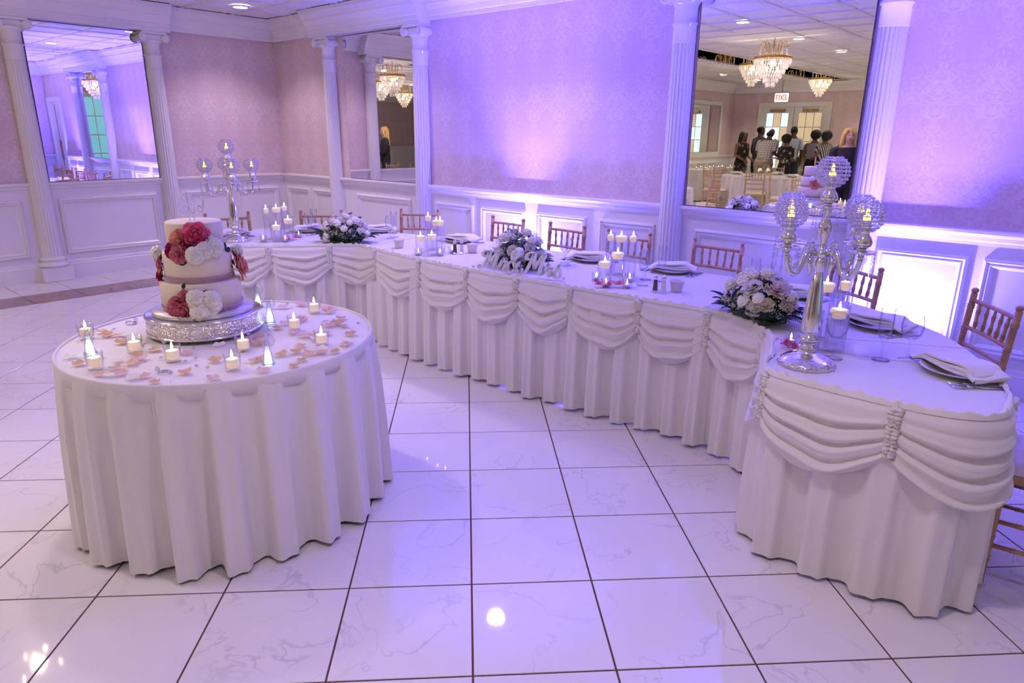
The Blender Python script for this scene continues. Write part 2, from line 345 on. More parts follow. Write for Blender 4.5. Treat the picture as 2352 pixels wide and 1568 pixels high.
def dress_wall(side, segs, panels, gaps=()):
    """white wainscot, chair rail, baseboard and crown for the runs in segs; panel frames in panels"""
    Wm = wall_map(side); w = WALLS[side]
    for (a, b) in segs:
        sweep(MB(), Wm, a, b, [(0, 0), (.010, 0), (.010, 1.0), (0, 1.0)]).build('wainscot', 'white_paint', w)
        sweep(MB(), Wm, a, b, RAIL).build('chair_rail', 'white_paint', w)
        sweep(MB(), Wm, a, b, BASE).build('baseboard', 'white_paint', w)
    for (a, b, z0, z1) in panels:
        mb = MB(); R = [(0, .010), (.004, .030), (.016, .036), (.026, .024), (.034, .024), (.040, .030), (.052, .020), (.060, .010)]
        vs = []
        for ins, d in R: vs += [Wm(a+ins, d, z0+ins), Wm(b-ins, d, z0+ins), Wm(b-ins, d, z1-ins), Wm(a+ins, d, z1-ins)]
        fs = [(k*4+i, k*4+(i+1) % 4, k*4+4+(i+1) % 4, k*4+4+i) for k in range(len(R)-1) for i in range(4)]
        mb.add(vs, fs).build('panel_molding', 'white_paint', w)
def crown(side, segs):
    for a, b in segs: sweep(MB(), wall_map(side), a, b, CROWN).build('crown_molding', 'white_paint', WALLS[side])
make_wall('back', LX, 2.25); make_wall('left', FY, BY); make_wall('front', LX, RX); make_wall('right', FY, 2.9); make_wall('return', 2.9, BY); make_wall('alcove', 2.25, RX)
pz = (.267, .875)
dress_wall('back', [(LX, -5.63), (-5.63, -4.47), (-4.47, -1.13), (-1.13, .09), (.09, 1.36), (2.16, 2.25)],
           [(a, b, *pz) for a, b in [(-7.12, -6.57), (-6.49, -6.06), (-5.55, -4.54), (-4.13, -3.55), (-3.445, -2.84), (-2.70, -2.107), (-1.963, -1.40), (-1.03, -.01), (.335, .876), (.955, 1.31)]])
crown('back', [(LX, -6.16), (-4.18, -1.42), (.38, 2.25)])
lp = [(2.29, 2.86), (2.94, 3.55), (.895, 1.935), (-.03, .552)]+[(-.72-.70*k, -.11-.70*k) for k in range(14)]
dress_wall('left', [(FY, BY)], [(a, b, *pz) for a, b in lp]); crown('left', [(FY, .58), (2.27, BY)])
dress_wall('front', [(LX, -6.46), (-4.55, RX)], [(-7.1, -6.6, *pz)]+[(-4.4+.8*k, -3.72+.8*k, *pz) for k in range(13)]); crown('front', [(LX, RX)])
dress_wall('return', [(2.9, BY)], [(3.0, 3.55, *pz)]); crown('return', [(2.9, BY)])
dress_wall('alcove', [(2.25, RX)], [(2.5+.8*k, 3.2+.8*k, *pz) for k in range(4)]); crown('alcove', [(2.25, RX)])
dress_wall('right', [(FY, .1), (1.7, 2.9)], [(1.9, 2.7, *pz)]+[(-.7-.8*k, -.0-.8*k, *pz) for k in range(12)]); crown('right', [(FY, 2.9)])
# ---- entablatures over the three mirror bays
def entab(side, a, b, n):
    mb = MB(); sweep(mb, wall_map(side), a, b, ENT)
    Wm = wall_map(side)
    mb.build('trim_%d' % n, 'white_paint', kind='structure', label=['moulded white beam over the tall mirror on the corner-side wall', 'moulded white beam over the narrow corner mirror', 'moulded white beam over the large mirror reflecting the guests'][n-1])
entab('left', .57, 2.28, 1); entab('back', -6.17, -4.17, 2); entab('back', -1.43, .39, 3)
# ---- fluted half columns with scrolled capitals
def column(side, u, label):
    Wm = wall_map(side); base = Vector(Wm(u, .028, 0)); rz = {'back': 0, 'left': PI/2}[side]
    t = thing('column', base, label, None, rz=rz, kind='structure')
    del_n = 20
    def fl(r, z, a):
        c = math.cos(del_n*a); return r-.010*max(0, c)**.6 if c > 0 else r
    mb = MB(); prof = [(.100, .262)]+[(.100-.012*k/8, .27+(2.27-.27)*k/8) for k in range(9)]
    mb.lathe(prof, 160, mod=lambda r, z, a: r if z < .265 else fl(r, z, a)); mb.build('shaft', 'column_paint', t)
    mb = MB(); mb.lathe([(.089, 2.27), (.091, 2.275), (.090, 2.40), (.100, 2.405), (.100, 2.42), (.090, 2.425), (.090, 2.53), (.098, 2.535), (.098, 2.55), (.10, 2.56)], 40); mb.build('necking', 'column_paint', t)
    mb = MB(); mb.rbox(-.15, .15, -.12, .062, 0, .155, .006); mb.lathe([(.13, .155), (.145, .165), (.148, .18), (.135, .2), (.115, .205), (.112, .22), (.125, .23), (.125, .245), (.104, .262)], 40); mb.build('plinth', 'column_paint', t)
    mb = MB(); mb.rbox(-.135, .135, -.13, .062, 2.635, 2.665, .005); mb.rbox(-.12, .12, -.10, .062, 2.575, 2.637, .006); mb.lathe([(.10, 2.545), (.118, 2.56), (.122, 2.575), (.11, 2.585)], 32)
    cap = mb.build('capital', 'column_paint', t)
    for s in (-1, 1):
        pts = []
        for k in range(40):
            a = k*.42; r = .048*(1-k/44)
            pts.append((s*(.118)+s*r*math.sin(a), -.122, 2.598+r*math.cos(a)))
        mb = MB(); mb.tube(pts, [.010*(1-k/60) for k in range(40)], 6); mb.lathe([(.040, -.088), (.040, .06), (.036, .066)], 20, M=T(s*.118, -.06, 2.598) @ Rx(PI/2)); mb.build('scroll', 'column_paint', cap)
    return t
column('back', -5.93, 'fluted white column between the far corner and the narrow mirror')
column('back', -4.30, 'fluted white column where the narrow corner mirror meets the lit wallpaper')
column('back', -1.25, 'fluted white column at the cooler side of the guests mirror, beside damask paper')
column('back', .22, 'brightly lit fluted column behind the large candelabra')
column('left', .74, 'fluted white column at the frame edge beside the tall mirror')
column('left', 2.10, 'fluted white column between the tall mirror and the far corner')
# ---- wall mirrors
def mirror(side, a, b, z0, z1, label, frame=None):
    Wm = wall_map(side); c = Wm((a+b)/2, .012, z0)
    t = thing('wall_mirror', c, label, 'mirror', 'wall mirrors')
    def slab(u0, u1, d0, d1, zz0, zz1):
        vs = [Vector(Wm(u, d, z))-Vector(c) for u in (u0, u1) for d in (d0, d1) for z in (zz0, zz1)]
        mb = MB(); mb.add(vs, [(0, 1, 3, 2), (4, 6, 7, 5), (0, 4, 5, 1), (2, 3, 7, 6), (0, 2, 6, 4), (1, 5, 7, 3)]); return mb
    slab(a+.006, b-.006, .014, .022, z0+.006, z1-.006).build('mirror_pane', 'mirror_glass', t)
    slab(a, b, .012, .018, z0, z1).build('mirror_backing', 'mirror_edge', t)
    if frame:
        for q in ((a-.1, a, z0-.1, z1+.1), (b, b+.1, z0-.1, z1+.1), (a, b, z1, z1+.1), (a, b, z0-.1, z0)): slab(q[0], q[1], .012, .05, q[2], q[3]).build('frame_board', 'door_paint', t)
mirror('left', .842, 2.002, 1.052, 2.665, 'tall mirror reflecting violet-lit walls and a crystal chandelier')
mirror('back', -5.66, -4.43, 1.052, 2.665, 'narrow corner mirror reflecting chandeliers and the blond woman')
mirror('back', -1.135, .105, 1.052, 2.665, 'large mirror reflecting the standing guests and exit sign')
mirror('left', -9.7, -7.5, 1.15, 2.35, 'white framed mirror above the skirted side table', True)
# ---- ceiling: lay-in panels with stepped faces, a mirrored trough
cl = MB(); cl.box(LX-.1, RX+.1, FY-.1, BY+.1, CEIL+.42, CEIL+.5); cl = cl.build('ceiling', 'ceiling_tile', kind='structure', label='white lay-in panel ceiling tinted violet over the head table')
pm = MB(); G = .61
R = [(.004, .0), (.012, .0), (.016, .012), (.05, .014), (.075, .004), (.10, .004), (.115, .012), (.15, .010)]
vs = []
for i, z in R: vs += [(i, i, z), (G-i, i, z), (G-i, G-i, z), (i, G-i, z)]
fs = [(k*4+4+i, k*4+4+(i+1) % 4, k*4+(i+1) % 4, k*4+i) for k in range(len(R)-1) for i in range(4)]+[(28, 31, 30, 29)]
pm.add(vs, fs); pmesh = pm.mesh('ceiling_panel'); pmesh.materials.append(MAT['ceiling_tile'])
TR = (4, 8, 23)
far = MB(); bars = MB()
for i in range(23):
    for j in range(24):
        x = LX+G*i; y = BY-G*(j+1)
        if i == TR[0] and TR[1] <= j < TR[2]: continue
        if x > 2.2 and y > 2.3: continue
        if i < 12:
            o = bpy.data.objects.new('ceiling_panel', pmesh); COL.objects.link(o); o.location = (x, y, CEIL); o.parent = cl
        else: far.add([(p[0]+x, p[1]+y, p[2]+CEIL) for p in vs], fs)
far.build('ceiling_panel_field', 'ceiling_tile', cl, kind='stuff')
for i in range(24): bars.box(LX+G*i-.010, LX+G*i+.010, FY, BY, CEIL-.003, CEIL+.02) if i not in (4, 5) else bars.box(LX+G*i-.010, LX+G*i+.010, BY-G*8, BY, CEIL-.003, CEIL+.02)
for j in range(24):
    y = BY-G*j
    if TR[1] < j < TR[2]: bars.box(LX, LX+4*G, y-.010, y+.010, CEIL-.003, CEIL+.02); bars.box(LX+5*G, RX, y-.010, y+.010, CEIL-.003, CEIL+.02)
    else: bars.box(LX, RX, y-.010, y+.010, CEIL-.003, CEIL+.02)
bars.build('ceiling_grid', 'white_paint', cl)
x0, x1, y0, y1 = LX+4*G, LX+5*G, BY-TR[2]*G, BY-TR[1]*G
for nm, bx in (('trough_side', (x0-.01, x0, y0, y1, CEIL-.02, CEIL+.36)), ('trough_side', (x1, x1+.01, y0, y1, CEIL-.02, CEIL+.36)), ('trough_end', (x0, x1, y0-.01, y0, CEIL-.02, CEIL+.36)), ('trough_end', (x0, x1, y1, y1+.01, CEIL-.02, CEIL+.36)), ('trough_top', (x0, x1, y0, y1, CEIL+.36, CEIL+.37))):
    MB().box(*bx).build(nm, 'mirror_glass', cl)
g = MB()
for k in range(330):
    y = y0+(y1-y0)*k/330; g.add([(x0+.012, y, CEIL-.05+.018*math.sin(k)), (x0+.024, y+.01, CEIL-.03), (x0+.012, y+.02, CEIL-.03), (x0+.012, y+.01, CEIL+.01)], [(0, 1, 2), (0, 3, 1), (1, 3, 2), (0, 2, 3)])
g.build('crystal_garland', 'crystal', label='strip of hanging crystals edging the mirrored ceiling trough', cat='crystal trim', kind='stuff')
# ---- recessed lights
RLAB = {(-4.79, 2.85): 'recessed ceiling light close to the narrow corner mirror', (-2.24, 2.58): 'recessed ceiling light mirrored as a bright spot in the floor', (-2.43, 0): 'recessed ceiling light highest in the guests mirror', (-2.44, -1.96): 'recessed ceiling light second from the top in the guests mirror', (-2.46, -4.0): 'recessed ceiling light third from the top in the guests mirror, beside its column', (-6.05, -7.27): 'recessed ceiling light above the framed mirror in the reflection'}
rl = thing('recessed_light', (*DOWNLIGHTS[0], CEIL), 'round recessed light in the ceiling near the far corner', 'ceiling light', 'recessed ceiling lights')
mb = MB(); mb.lathe([(.078, -.016), (.10, -.014), (.104, -.008), (.104, 0), (.078, .0)], 28, cap=False); mb.build('trim_ring', 'white_paint', rl)
mb = MB(); mb.lathe([(.078, -.012), (.0001, -.012)], 28, cap=False); mb.build('lens', 'lens_light', rl)
for k, (x, y) in enumerate(DOWNLIGHTS[1:]): copy_tree(rl, (x, y, CEIL), label=RLAB.get((x, y), 'round recessed ceiling light farther along the room'))
# ---- floor: diagonal marble tiles, brown border band, border tiles
fl = MB(); fl.box(LX-.1, RX+.1, FY-.1, BY+.1, -.05, -.0035); fl = fl.build('floor', 'grout', kind='structure', label='glossy white marble tile floor laid on the diagonal with brown joints')
TS, sq = .45, .70710678
BX0, BX1 = -6.53, -6.07
def clip(poly, ax, v, sgn):
    out = []
    for i in range(len(poly)):
        a, b = poly[i], poly[(i+1) % len(poly)]; da, db = (a[ax]-v)*sgn, (b[ax]-v)*sgn
        if da >= 0: out.append(a)
        if (da > 0 > db) or (da < 0 < db):
            t = da/(da-db); out.append((a[0]+(b[0]-a[0])*t, a[1]+(b[1]-a[1])*t))
    return out
tm = MB(); h2 = TS/2-.0033
def tpos(u, v): return ((u-v)*sq*TS, (u+v)*sq*TS)
def tilebody(mb, pts, z=-.003):
    cx = sum(p[0] for p in pts)/len(pts); cyy = sum(p[1] for p in pts)/len(pts)
    n = len(pts); ins = [(p[0]+(cx-p[0])*.006, p[1]+(cyy-p[1])*.006) for p in pts]
    vs = [(p[0], p[1], z-.001) for p in pts]+[(p[0], p[1], z+.002) for p in pts]+[(p[0], p[1], z+.003) for p in ins]
    fs = [tuple(range(2*n, 3*n))]+[(k*n+i, k*n+(i+1) % n, k*n+n+(i+1) % n, k*n+n+i) for k in range(2) for i in range(n)]
    return mb.add(vs, fs)
d = (TS/2-.0033)*math.sqrt(2)
tilebody(tm, [(0, -d), (d, 0), (0, d), (-d, 0)]); tmesh = tm.mesh('tile'); tmesh.materials.append(MAT['marble_tile'])
field = MB(); ntile = 0
for i in range(-36, 36):
    for j in range(-36, 36):
        c = tpos(i+.5, j+.5)
        P = [(c[0], c[1]-d), (c[0]+d, c[1]), (c[0], c[1]+d), (c[0]-d, c[1])]
        full = all(BX1+.004 <= p[0] < RX and FY < p[1] < BY for p in P)
        if not full:
            for ax, v, s in ((0, BX1+.0035, 1), (0, RX, -1), (1, FY, 1), (1, BY, -1)):
                P = clip(P, ax, v, s) if P else P
            if len(P) < 3: continue
        vis = any(seen((*p, 0), 10) for p in P)
        if vis and ntile < 250:
            ntile += 1
            if full: o = bpy.data.objects.new('tile', tmesh); COL.objects.link(o); o.location = (*c, 0); o.parent = fl
            else: tilebody(MB(), P).build('tile', 'marble_tile', fl)
        else: tilebody(field, P)
field.build('tile_field', 'marble_tile', fl, kind='stuff')
yb = 1.588; bt = MB(); bm = MB()
for k in range(-32, 6):
    ya, yc = yb+.447*k+.003, yb+.447*(k+1)-.003
    if yc > BY or ya < FY: continue
    for nm, xa, xb, mt, acc in (('border_tile', LX+.004, BX0-.003, 'marble_tile', bt), ('band_tile', BX0+.003, BX1-.003, 'brown_tile', bm)):
        P = [(xa, ya), (xb, ya), (xb, yc), (xa, yc)]
        if any(seen((*p, 0), 10) for p in P): tilebody(MB(), P).build(nm, mt, fl)
        else: tilebody(acc, P)
bt.build('border_tile_run', 'marble_tile', fl, kind='stuff'); bm.build('band_tile_run', 'brown_tile', fl, kind='stuff')
# ---- doors and windows
def panel_door(t, w, z0, z1, mat='door_paint', glass=None, cols=2, rows=5):
    pass
def frame_trim(Wm, a, b, zt, t, wd=.1):
    for u0, u1, q0, q1 in ((a-wd, a, 0, zt+wd), (b, b+wd, 0, zt+wd), (a, b, zt, zt+wd)):
        vs = [Wm(u, dd, z) for u in (u0, u1) for dd in (0, .05) for z in (q0, q1)]
        MB().add(vs, [(0, 1, 3, 2), (4, 6, 7, 5), (0, 4, 5, 1), (2, 3, 7, 6), (0, 2, 6, 4), (1, 5, 7, 3)]).build('door_frame', 'door_paint', t)
def wbox(Wm, a, b, d0, d1, z0, z1, name, mat, t):
    vs = [Wm(u, dd, z) for u in (a, b) for dd in (d0, d1) for z in (z0, z1)]
    return MB().add(vs, [(0, 1, 3, 2), (4, 6, 7, 5), (0, 4, 5, 1), (2, 3, 7, 6), (0, 2, 6, 4), (1, 5, 7, 3)]).build(name, mat, t)
Wm = wall_map('back'); t = thing('door_1', (0, 0, 0), 'plain white door in its frame, seen in the tall mirror', None, kind='structure')
frame_trim(Wm, 1.46, 2.06, 2.15, t, .09); wbox(Wm, 1.46, 2.06, 0, .02, 0, 2.15, 'door_leaf', 'door_paint', t); wbox(Wm, 1.75, 1.77, .02, .026, .05, 2.1, 'door_gap', 'dark_wood', t); wbox(Wm, 1.70, 1.74, .02, .045, .95, 1.35, 'push_plate', 'dark_wood', t)
Wm = wall_map('front'); t = thing('door_2', (0, 0, 0), 'pair of glazed exit doors in a wide white frame, reflected behind the guests', None, kind='structure')
a, b, zt = -6.36, -4.65, 2.33
frame_trim(Wm, a, b, zt, t, .11)
for s, (l, r) in enumerate(((a, (a+b)/2-.01), ((a+b)/2+.01, b))):
    leaf = wbox(Wm, l, r, 0, .02, 0, zt, 'door_leaf', 'door_paint', t)
    n = 0
    for c in range(3):
        for rr in range(5):
            u0 = l+.12+(r-l-.24)*c/3+.012; u1 = l+.12+(r-l-.24)*(c+1)/3-.012; z0 = .35+(zt-.5)*rr/5+.012; z1 = .35+(zt-.5)*(rr+1)/5-.012
            mt = ('sky_pane' if (c+rr) % 2 == 0 or rr > 2 and c == 0 else 'warm_pane') if s == 0 else ('warm_pane' if rr > 1 else 'dim_pane')
            if rr < 1: mt = 'dim_pane'
            wbox(Wm, u0, u1, .02, .024, z0, z1, 'pane', mt, leaf)
    wbox(Wm, (l+r)/2-.2, (l+r)/2+.2, .02, .06, zt-.12, zt-.06, 'closer', 'brass', leaf)
    wbox(Wm, l+.1, r-.1, .03, .055, .98, 1.02, 'push_bar', 'brass', leaf)
Wm = wall_map('right'); t = thing('window_1', (0, 0, 0), 'tall teal-lit window with narrow white bars, reflected in the tall mirror', None, kind='structure')
frame_trim(Wm, .2, 1.6, 2.5, t, .1); wbox(Wm, .2, 1.6, 0, .012, .3, 2.5, 'window_frame', 'door_paint', t)
for c in range(4):
    for r in range(4): wbox(Wm, .22+.345*c, .22+.345*c+.32, .012, .018, .42+.515*r, .42+.515*r+.485, 'pane', 'teal_pane', t)
# ---- exit sign (lettering readable from the room)
es = thing('exit_sign', (-5.55, FY+.9, 2.42), 'white box exit sign with red letters hanging from the ceiling', 'sign')
mb = MB(); mb.rbox(-.17, .17, -.03, .03, 0, .21, .008); mb.build('sign_box', 'exit_glow', es)
mb = MB(); mb.box(-.012, .012, -.012, .012, .21, .53); mb.rbox(-.19, .19, -.05, .05, .21, .24, .006); mb.build('hanger', 'steel', es)
def strokes(mb, segs, w, M):
    for (x0, y0, x1, y1) in segs:
        L = math.hypot(x1-x0, y1-y0); a = math.atan2(y1-y0, x1-x0)
        mb.box(-w/2, L+w/2, -.004, .004, -w/2, w/2, M @ T(x0, 0, y0) @ Ry(-a))
LET = {'E': [(0, 0, 0, 1), (0, 1, .6, 1), (0, .5, .5, .5), (0, 0, .6, 0)], 'X': [(0, 0, .65, 1), (.65, 0, 0, 1)], 'I': [(.15, 0, .15, 1)], 'T': [(.33, 0, .33, 1), (0, 1, .66, 1)]}
x = .125
for chh, wd in (('E', .075), ('X', .08), ('I', .045), ('T', .075)):
    mb = MB(); strokes(mb, [tuple(q*.11 for q in s) for s in LET[chh]], .018, T(x, .034, .05) @ Sc(-1, 1, 1)); mb.build('letter', 'exit_red', es); x -= wd
# ================================================================ TABLES
TH = .755
def chaikin(P, n=2, closed=False):
    for _ in range(n):
        Q = [] if closed else [P[0]]
        m = len(P) if closed else len(P)-1
        for i in range(m):
            a, b = P[i], P[(i+1) % len(P)]
            Q += [(a[0]*.75+b[0]*.25, a[1]*.75+b[1]*.25), (a[0]*.25+b[0]*.75, a[1]*.25+b[1]*.75)]
        if not closed: Q.append(P[-1])
        P = Q
    return P
class Path:
    def __init__(s, P, closed=False):
        s.closed = closed
        s.P = [Vector(p[:2]) for p in P]
        if closed: s.P.append(s.P[0].copy())
        s.L = [0]
        for i in range(len(s.P)-1): s.L.append(s.L[-1]+(s.P[i+1]-s.P[i]).length)
        s.len = s.L[-1]
    def at(s, d):
        d = d % s.len if s.closed else min(max(d, 0), s.len-1e-6); i = 0
        lo, hi = 0, len(s.L)-2
        while lo < hi:
            m = (lo+hi+1)//2
            if s.L[m] <= d: lo = m
            else: hi = m-1
        i = lo; t = (d-s.L[i])/max(1e-9, s.L[i+1]-s.L[i]); return s.P[i].lerp(s.P[i+1], t)
    def nrm(s, d, e=.03):
        v = s.at(d+e)-s.at(d-e); v.normalize(); return Vector((v.y, -v.x))
    def near(s, p):
        p = Vector(p); best = min(range(400), key=lambda k: (s.at(s.len*k/399)-p).length); return s.len*best/399
def skirt(path, d0, d1, z1, z0, period, amp, rnd, band=0, flare=.015):
    n = max(40, int((d1-d0)/.011)); rows = 10; jit = {}
    def J(k):
        if path.closed: k = k % max(1, round(path.len/period))
        if k not in jit: jit[k] = (rnd.uniform(-.28, .28), rnd.uniform(.65, 1.25), rnd.uniform(0, .008))
        return jit[k]
    def fn(u, v):
        d = d0+(d1-d0)*u; z = z1+(z0-z1)*v; x = d/period; k = math.floor(x); a, b, c = J(k); a2 = J(k+1)[0]
        ph = (x-k)*2*PI+a*(1-(x-k))*1.6+a2*(x-k)*1.6
        w = math.tanh(3.6*math.sin(ph))*.5+.5+.14*math.sin(2*ph+.6)
        f = max(0, (z1-z-band)/(z1-z0-band)) if z1-z > band else 0
        o = amp*w*b*(.18+.82*f**.7)+flare*f
        if z1-z <= band: o = .002
        p = path.at(d)+path.nrm(d)*o
        return (p.x, p.y, z+c*(v if v > .9 else 0))
    mb = MB(); mb.grid(fn, n, rows if not band else 14, wrap=path.closed); return mb
def swag(path, d0, d1, ztop, rnd, g=.19, mid=.315):
    ph = rnd.uniform(0, 1); sk = rnd.uniform(-.06, .06); nf = 4.6
    def fn(u, v):
        d = d0+(d1-d0)*u
        s = math.sin(PI*min(max(u+sk*math.sin(PI*u), 0), 1)); D = g+(mid-g)*s**.75
        z = ztop-D*v
        b = min(1, max(0, (v-.16)/.12)); wv = v+.06*math.sin(3*PI*u+ph*6)*s*v
        fold = (math.sin(2*PI*nf*wv**1.15+ph*2)+.5*math.sin(2*PI*nf*1.9*wv+ph*5))*(.25+.75*s**.6)
        o = .004+(.016+.034*v*s+.0125*fold*b)*min(1, v/.10)
        if v > .93: o -= (v-.93)/.07*.022
        e = min(u, 1-u); o *= .62+.38*min(1, e/.05)
        p = path.at(d)+path.nrm(d)*o; return (p.x, p.y, z)
    mb = MB(); mb.grid(fn, 30, 44); return mb
def gather(path, d, ztop, g=.19):
    pts = []; n = 34; nn = path.nrm(d)
    mb = MB()
    for s in (-1, 1):
        pts = []
        for k in range(n+1):
            p = path.at(d+s*.008+.003*math.sin(k*1.9+s))+nn*(.016+.005*math.sin(k*2.4)); pts.append((p.x, p.y, ztop-.008-(g-.006)*k/n))
        mb.tube(pts, [.014+.0035*math.sin(k*2.4+1) for k in range(n+1)], 7)
    return mb
def ruffle(path, d0, d1, z, rnd, w=.022):
    n = int((d1-d0)/.006); a = [rnd.uniform(0, 6) for _ in range(4)]
    def fn(u, v):
        d = d0+(d1-d0)*u; k = d*95; wob = .55*math.sin(k+a[0]+1.5*math.sin(d*17))+.3*math.sin(k*1.7+a[1])+.2*math.sin(d*41+a[2])
        o = .010-(w+.008*math.sin(d*23+a[3]))*v; p = path.at(d)+path.nrm(d)*o
        zz = z+.004+.010*math.sin(PI*min(1, v*1.05))*(1+.6*wob)+.005*wob*v
        return (p.x, p.y, zz if v > .01 else z-.008)
    mb = MB(); mb.grid(fn, n, 5); return mb
rnd = random.Random(3)
# --- head table: centre run, window-side wing, near wing
front = [(-3.62, .83), (-3.473, 1.043), (-3.353, 1.175), (-3.072, 1.512), (-2.93, 1.665), (-2.85, 1.70), (-2.627, 1.655), (-2.075, 1.60), (-1.572, 1.575), (-1.152, 1.585), (-.755, 1.608), (-.323, 1.632), (.06, 1.655), (.22, 1.63), (.36, 1.545), (.47, 1.44), (.56, 1.24), (.61, 1.03), (.66, .925), (.80, .905), (1.114, .895), (1.29, .925), (1.385, 1.01), (1.40, 1.12), (1.373, 1.272), (1.33, 1.444)]
FP = Path(chaikin(front, 2))
dL, dR = FP.near((-2.85, 1.70)), FP.near((.06, 1.655))
G_ = [(-3.60, .87), (-3.353, 1.175), (-3.06, 1.53), (-2.627, 1.655), (-2.075, 1.60), (-1.572, 1.575), (-1.152, 1.585), (-.755, 1.608), (-.323, 1.632), (.08, 1.655), (.45, 1.46), (.655, .935), (1.114, .895), (1.38, 1.24)]
gd = [FP.near(q) for q in G_]
backL = [(-3.0, 2.40), (-3.424, 2.265), (-3.80, 2.06), (-4.004, 1.90), (-4.171, 1.667), (-4.36, 1.30)]
backR = [(1.332, 1.444), (1.154, 1.829), (.99, 2.046), (.75, 2.235), (.514, 2.365), (.2, 2.49), (-.05, 2.56)]
def sub(path, a, b, n=220): return [tuple(path.at(a+(b-a)*k/n)) for k in range(n+1)]
polyC = sub(FP, dL, dR)+[(-.05, 2.56), (-.765, 2.537), (-1.508, 2.546), (-2.455, 2.56), (-3.0, 2.40)]
polyL = sub(FP, 0, dL)+backL
polyR = sub(FP, dR, FP.len)+chaikin(backR, 1)
tabs = {}
for key, poly, lab in (('C', polyC, 'long straight centre section of the white skirted head table'), ('L', polyL, 'angled far wing of the head table behind the wedding cake'), ('R', polyR, 'angled near wing of the head table carrying the large candelabra')):
    c = poly[0]; t = thing('head_table', (0, 0, 0), lab, 'table', 'sections of the head table'); tabs[key] = t
    mb = MB(); mb.poly(poly, TH-.03, TH-.001); mb.build('table_top', 'cloth', t)
for key, a, b in (('L', 0, dL), ('C', dL, dR), ('R', dR, FP.len)):
    t = tabs[key]; skirt(FP, max(0, a-.05), min(FP.len, b+.05), TH-.006, .012, {'R': .19, 'C': .155, 'L': .155}[key], .062, rnd, flare=-.020).build('skirt', 'skirt_cloth', t)
    ruffle(FP, a, b, TH, rnd).build('ruffle', 'cloth', t)
    for k in range(len(gd)):
        if a-1e-3 <= gd[k] < b-1e-3 or (key == 'R' and k == len(gd)-1):
            gather(FP, gd[k], TH).build('gather', 'cloth', t)
        if k < len(gd)-1 and a-1e-3 <= (gd[k]+gd[k+1])/2 < b:
            swag(FP, gd[k], gd[k+1], TH-.004, rnd).build('swag', 'cloth', t)
# plain back skirts so the tables are closed behind
for key, pts in (('C', [(-.05, 2.56), (-.765, 2.537), (-1.508, 2.546), (-2.455, 2.56), (-3.0, 2.40)]), ('L', backL+[(-3.62, .83)]), ('R', backR)):
    bp = Path(pts); skirt(bp, 0, bp.len, TH-.01, TH-.22, .15, .012, rnd).build('back_drop', 'skirt_cloth', tabs[key])
# fold seams where cloths overlap, thin hem strips on the tops
def hem(a, b, key, w=.012):
    A, B = Vector(a), Vector(b); n = (B-A).normalized(); q = Vector((-n.y, n.x))*w
    mb = MB(); mb.poly([tuple(A-q), tuple(B-q), tuple(B+q), tuple(A+q)], TH-.001, TH+.0016); mb.build('cloth_hem', 'cloth', tabs[key])
hem((-.04, 2.54), (.02, 1.69), 'R'); hem((.62, 1.56), (1.15, 1.81), 'R', .02); hem((.66, 1.36), (1.30, 1.50), 'R', .02); hem((-2.9, 2.42), (-2.80, 1.74), 'C')
def leg_set(t, spots, h):
    for x, y in spots:
        mb = MB(); mb.tube([(x, y, 0), (x, y, h)], .016, 8); mb.build('leg', 'steel', t)
leg_set(tabs['C'], [(-2.6, 1.85), (-2.5, 2.4), (-.2, 1.85), (-.2, 2.4)], TH-.03); leg_set(tabs['L'], [(-3.65, 1.1), (-4.15, 1.4), (-3.1, 1.8), (-3.3, 2.15)], TH-.03); leg_set(tabs['R'], [(.8, 1.1), (1.22, 1.2), (.35, 1.8), (.6, 2.2)], TH-.03)
# --- round cake table
CX, CYY, CRD = -1.27, -.225, .622
def round_table(name, x, y, r, label, group, seed, pleats=24, cloth_drop=None, amp=.066):
    rr = random.Random(seed)
    t = thing(name, (x, y, 0), label, 'table', group)
    mb = MB(); mb.lathe([(.0001, TH-.001), (r-.012, TH-.001), (r-.002, TH+.001), (r+.004, TH-.004), (r+.004, TH-.03), (.0001, TH-.03)], 96, smooth=False, cap=False); mb.build('table_top', 'cloth', t)
    cp = Path([(r*math.cos(-2*PI*k/240), r*math.sin(-2*PI*k/240)) for k in range(241)])
    # path runs clockwise so that its right-hand normal points inward; flip
    cp = Path([(r*math.cos(2*PI*k/240), r*math.sin(2*PI*k/240)) for k in range(240)], True)
    skirt(cp, 0, cp.len, TH+.004, .012, 2*PI*r/pleats, amp, rr, band=.052, flare=-.018).build('skirt', 'skirt_cloth', t)
    mb = MB(); mb.lathe([(r+.003, TH-.050), (r+.007, TH-.049), (r+.007, TH+.004), (r+.003, TH+.009), (r-.004, TH+.006), (r-.003, TH-.0)], 96, cap=False); mb.build('skirt_band', 'skirt_cloth', t)
    for a in range(4):
        mb = MB(); mb.tube([(r*.6*math.cos(a*PI/2+.4), r*.6*math.sin(a*PI/2+.4), 0), (r*.6*math.cos(a*PI/2+.4), r*.6*math.sin(a*PI/2+.4), TH-.03)], .015, 8); mb.build('leg', 'steel', t)
    return t
cake_table = round_table('cake_table', CX, CYY, CRD, 'round white skirted table carrying the wedding cake', None, 5, 22)
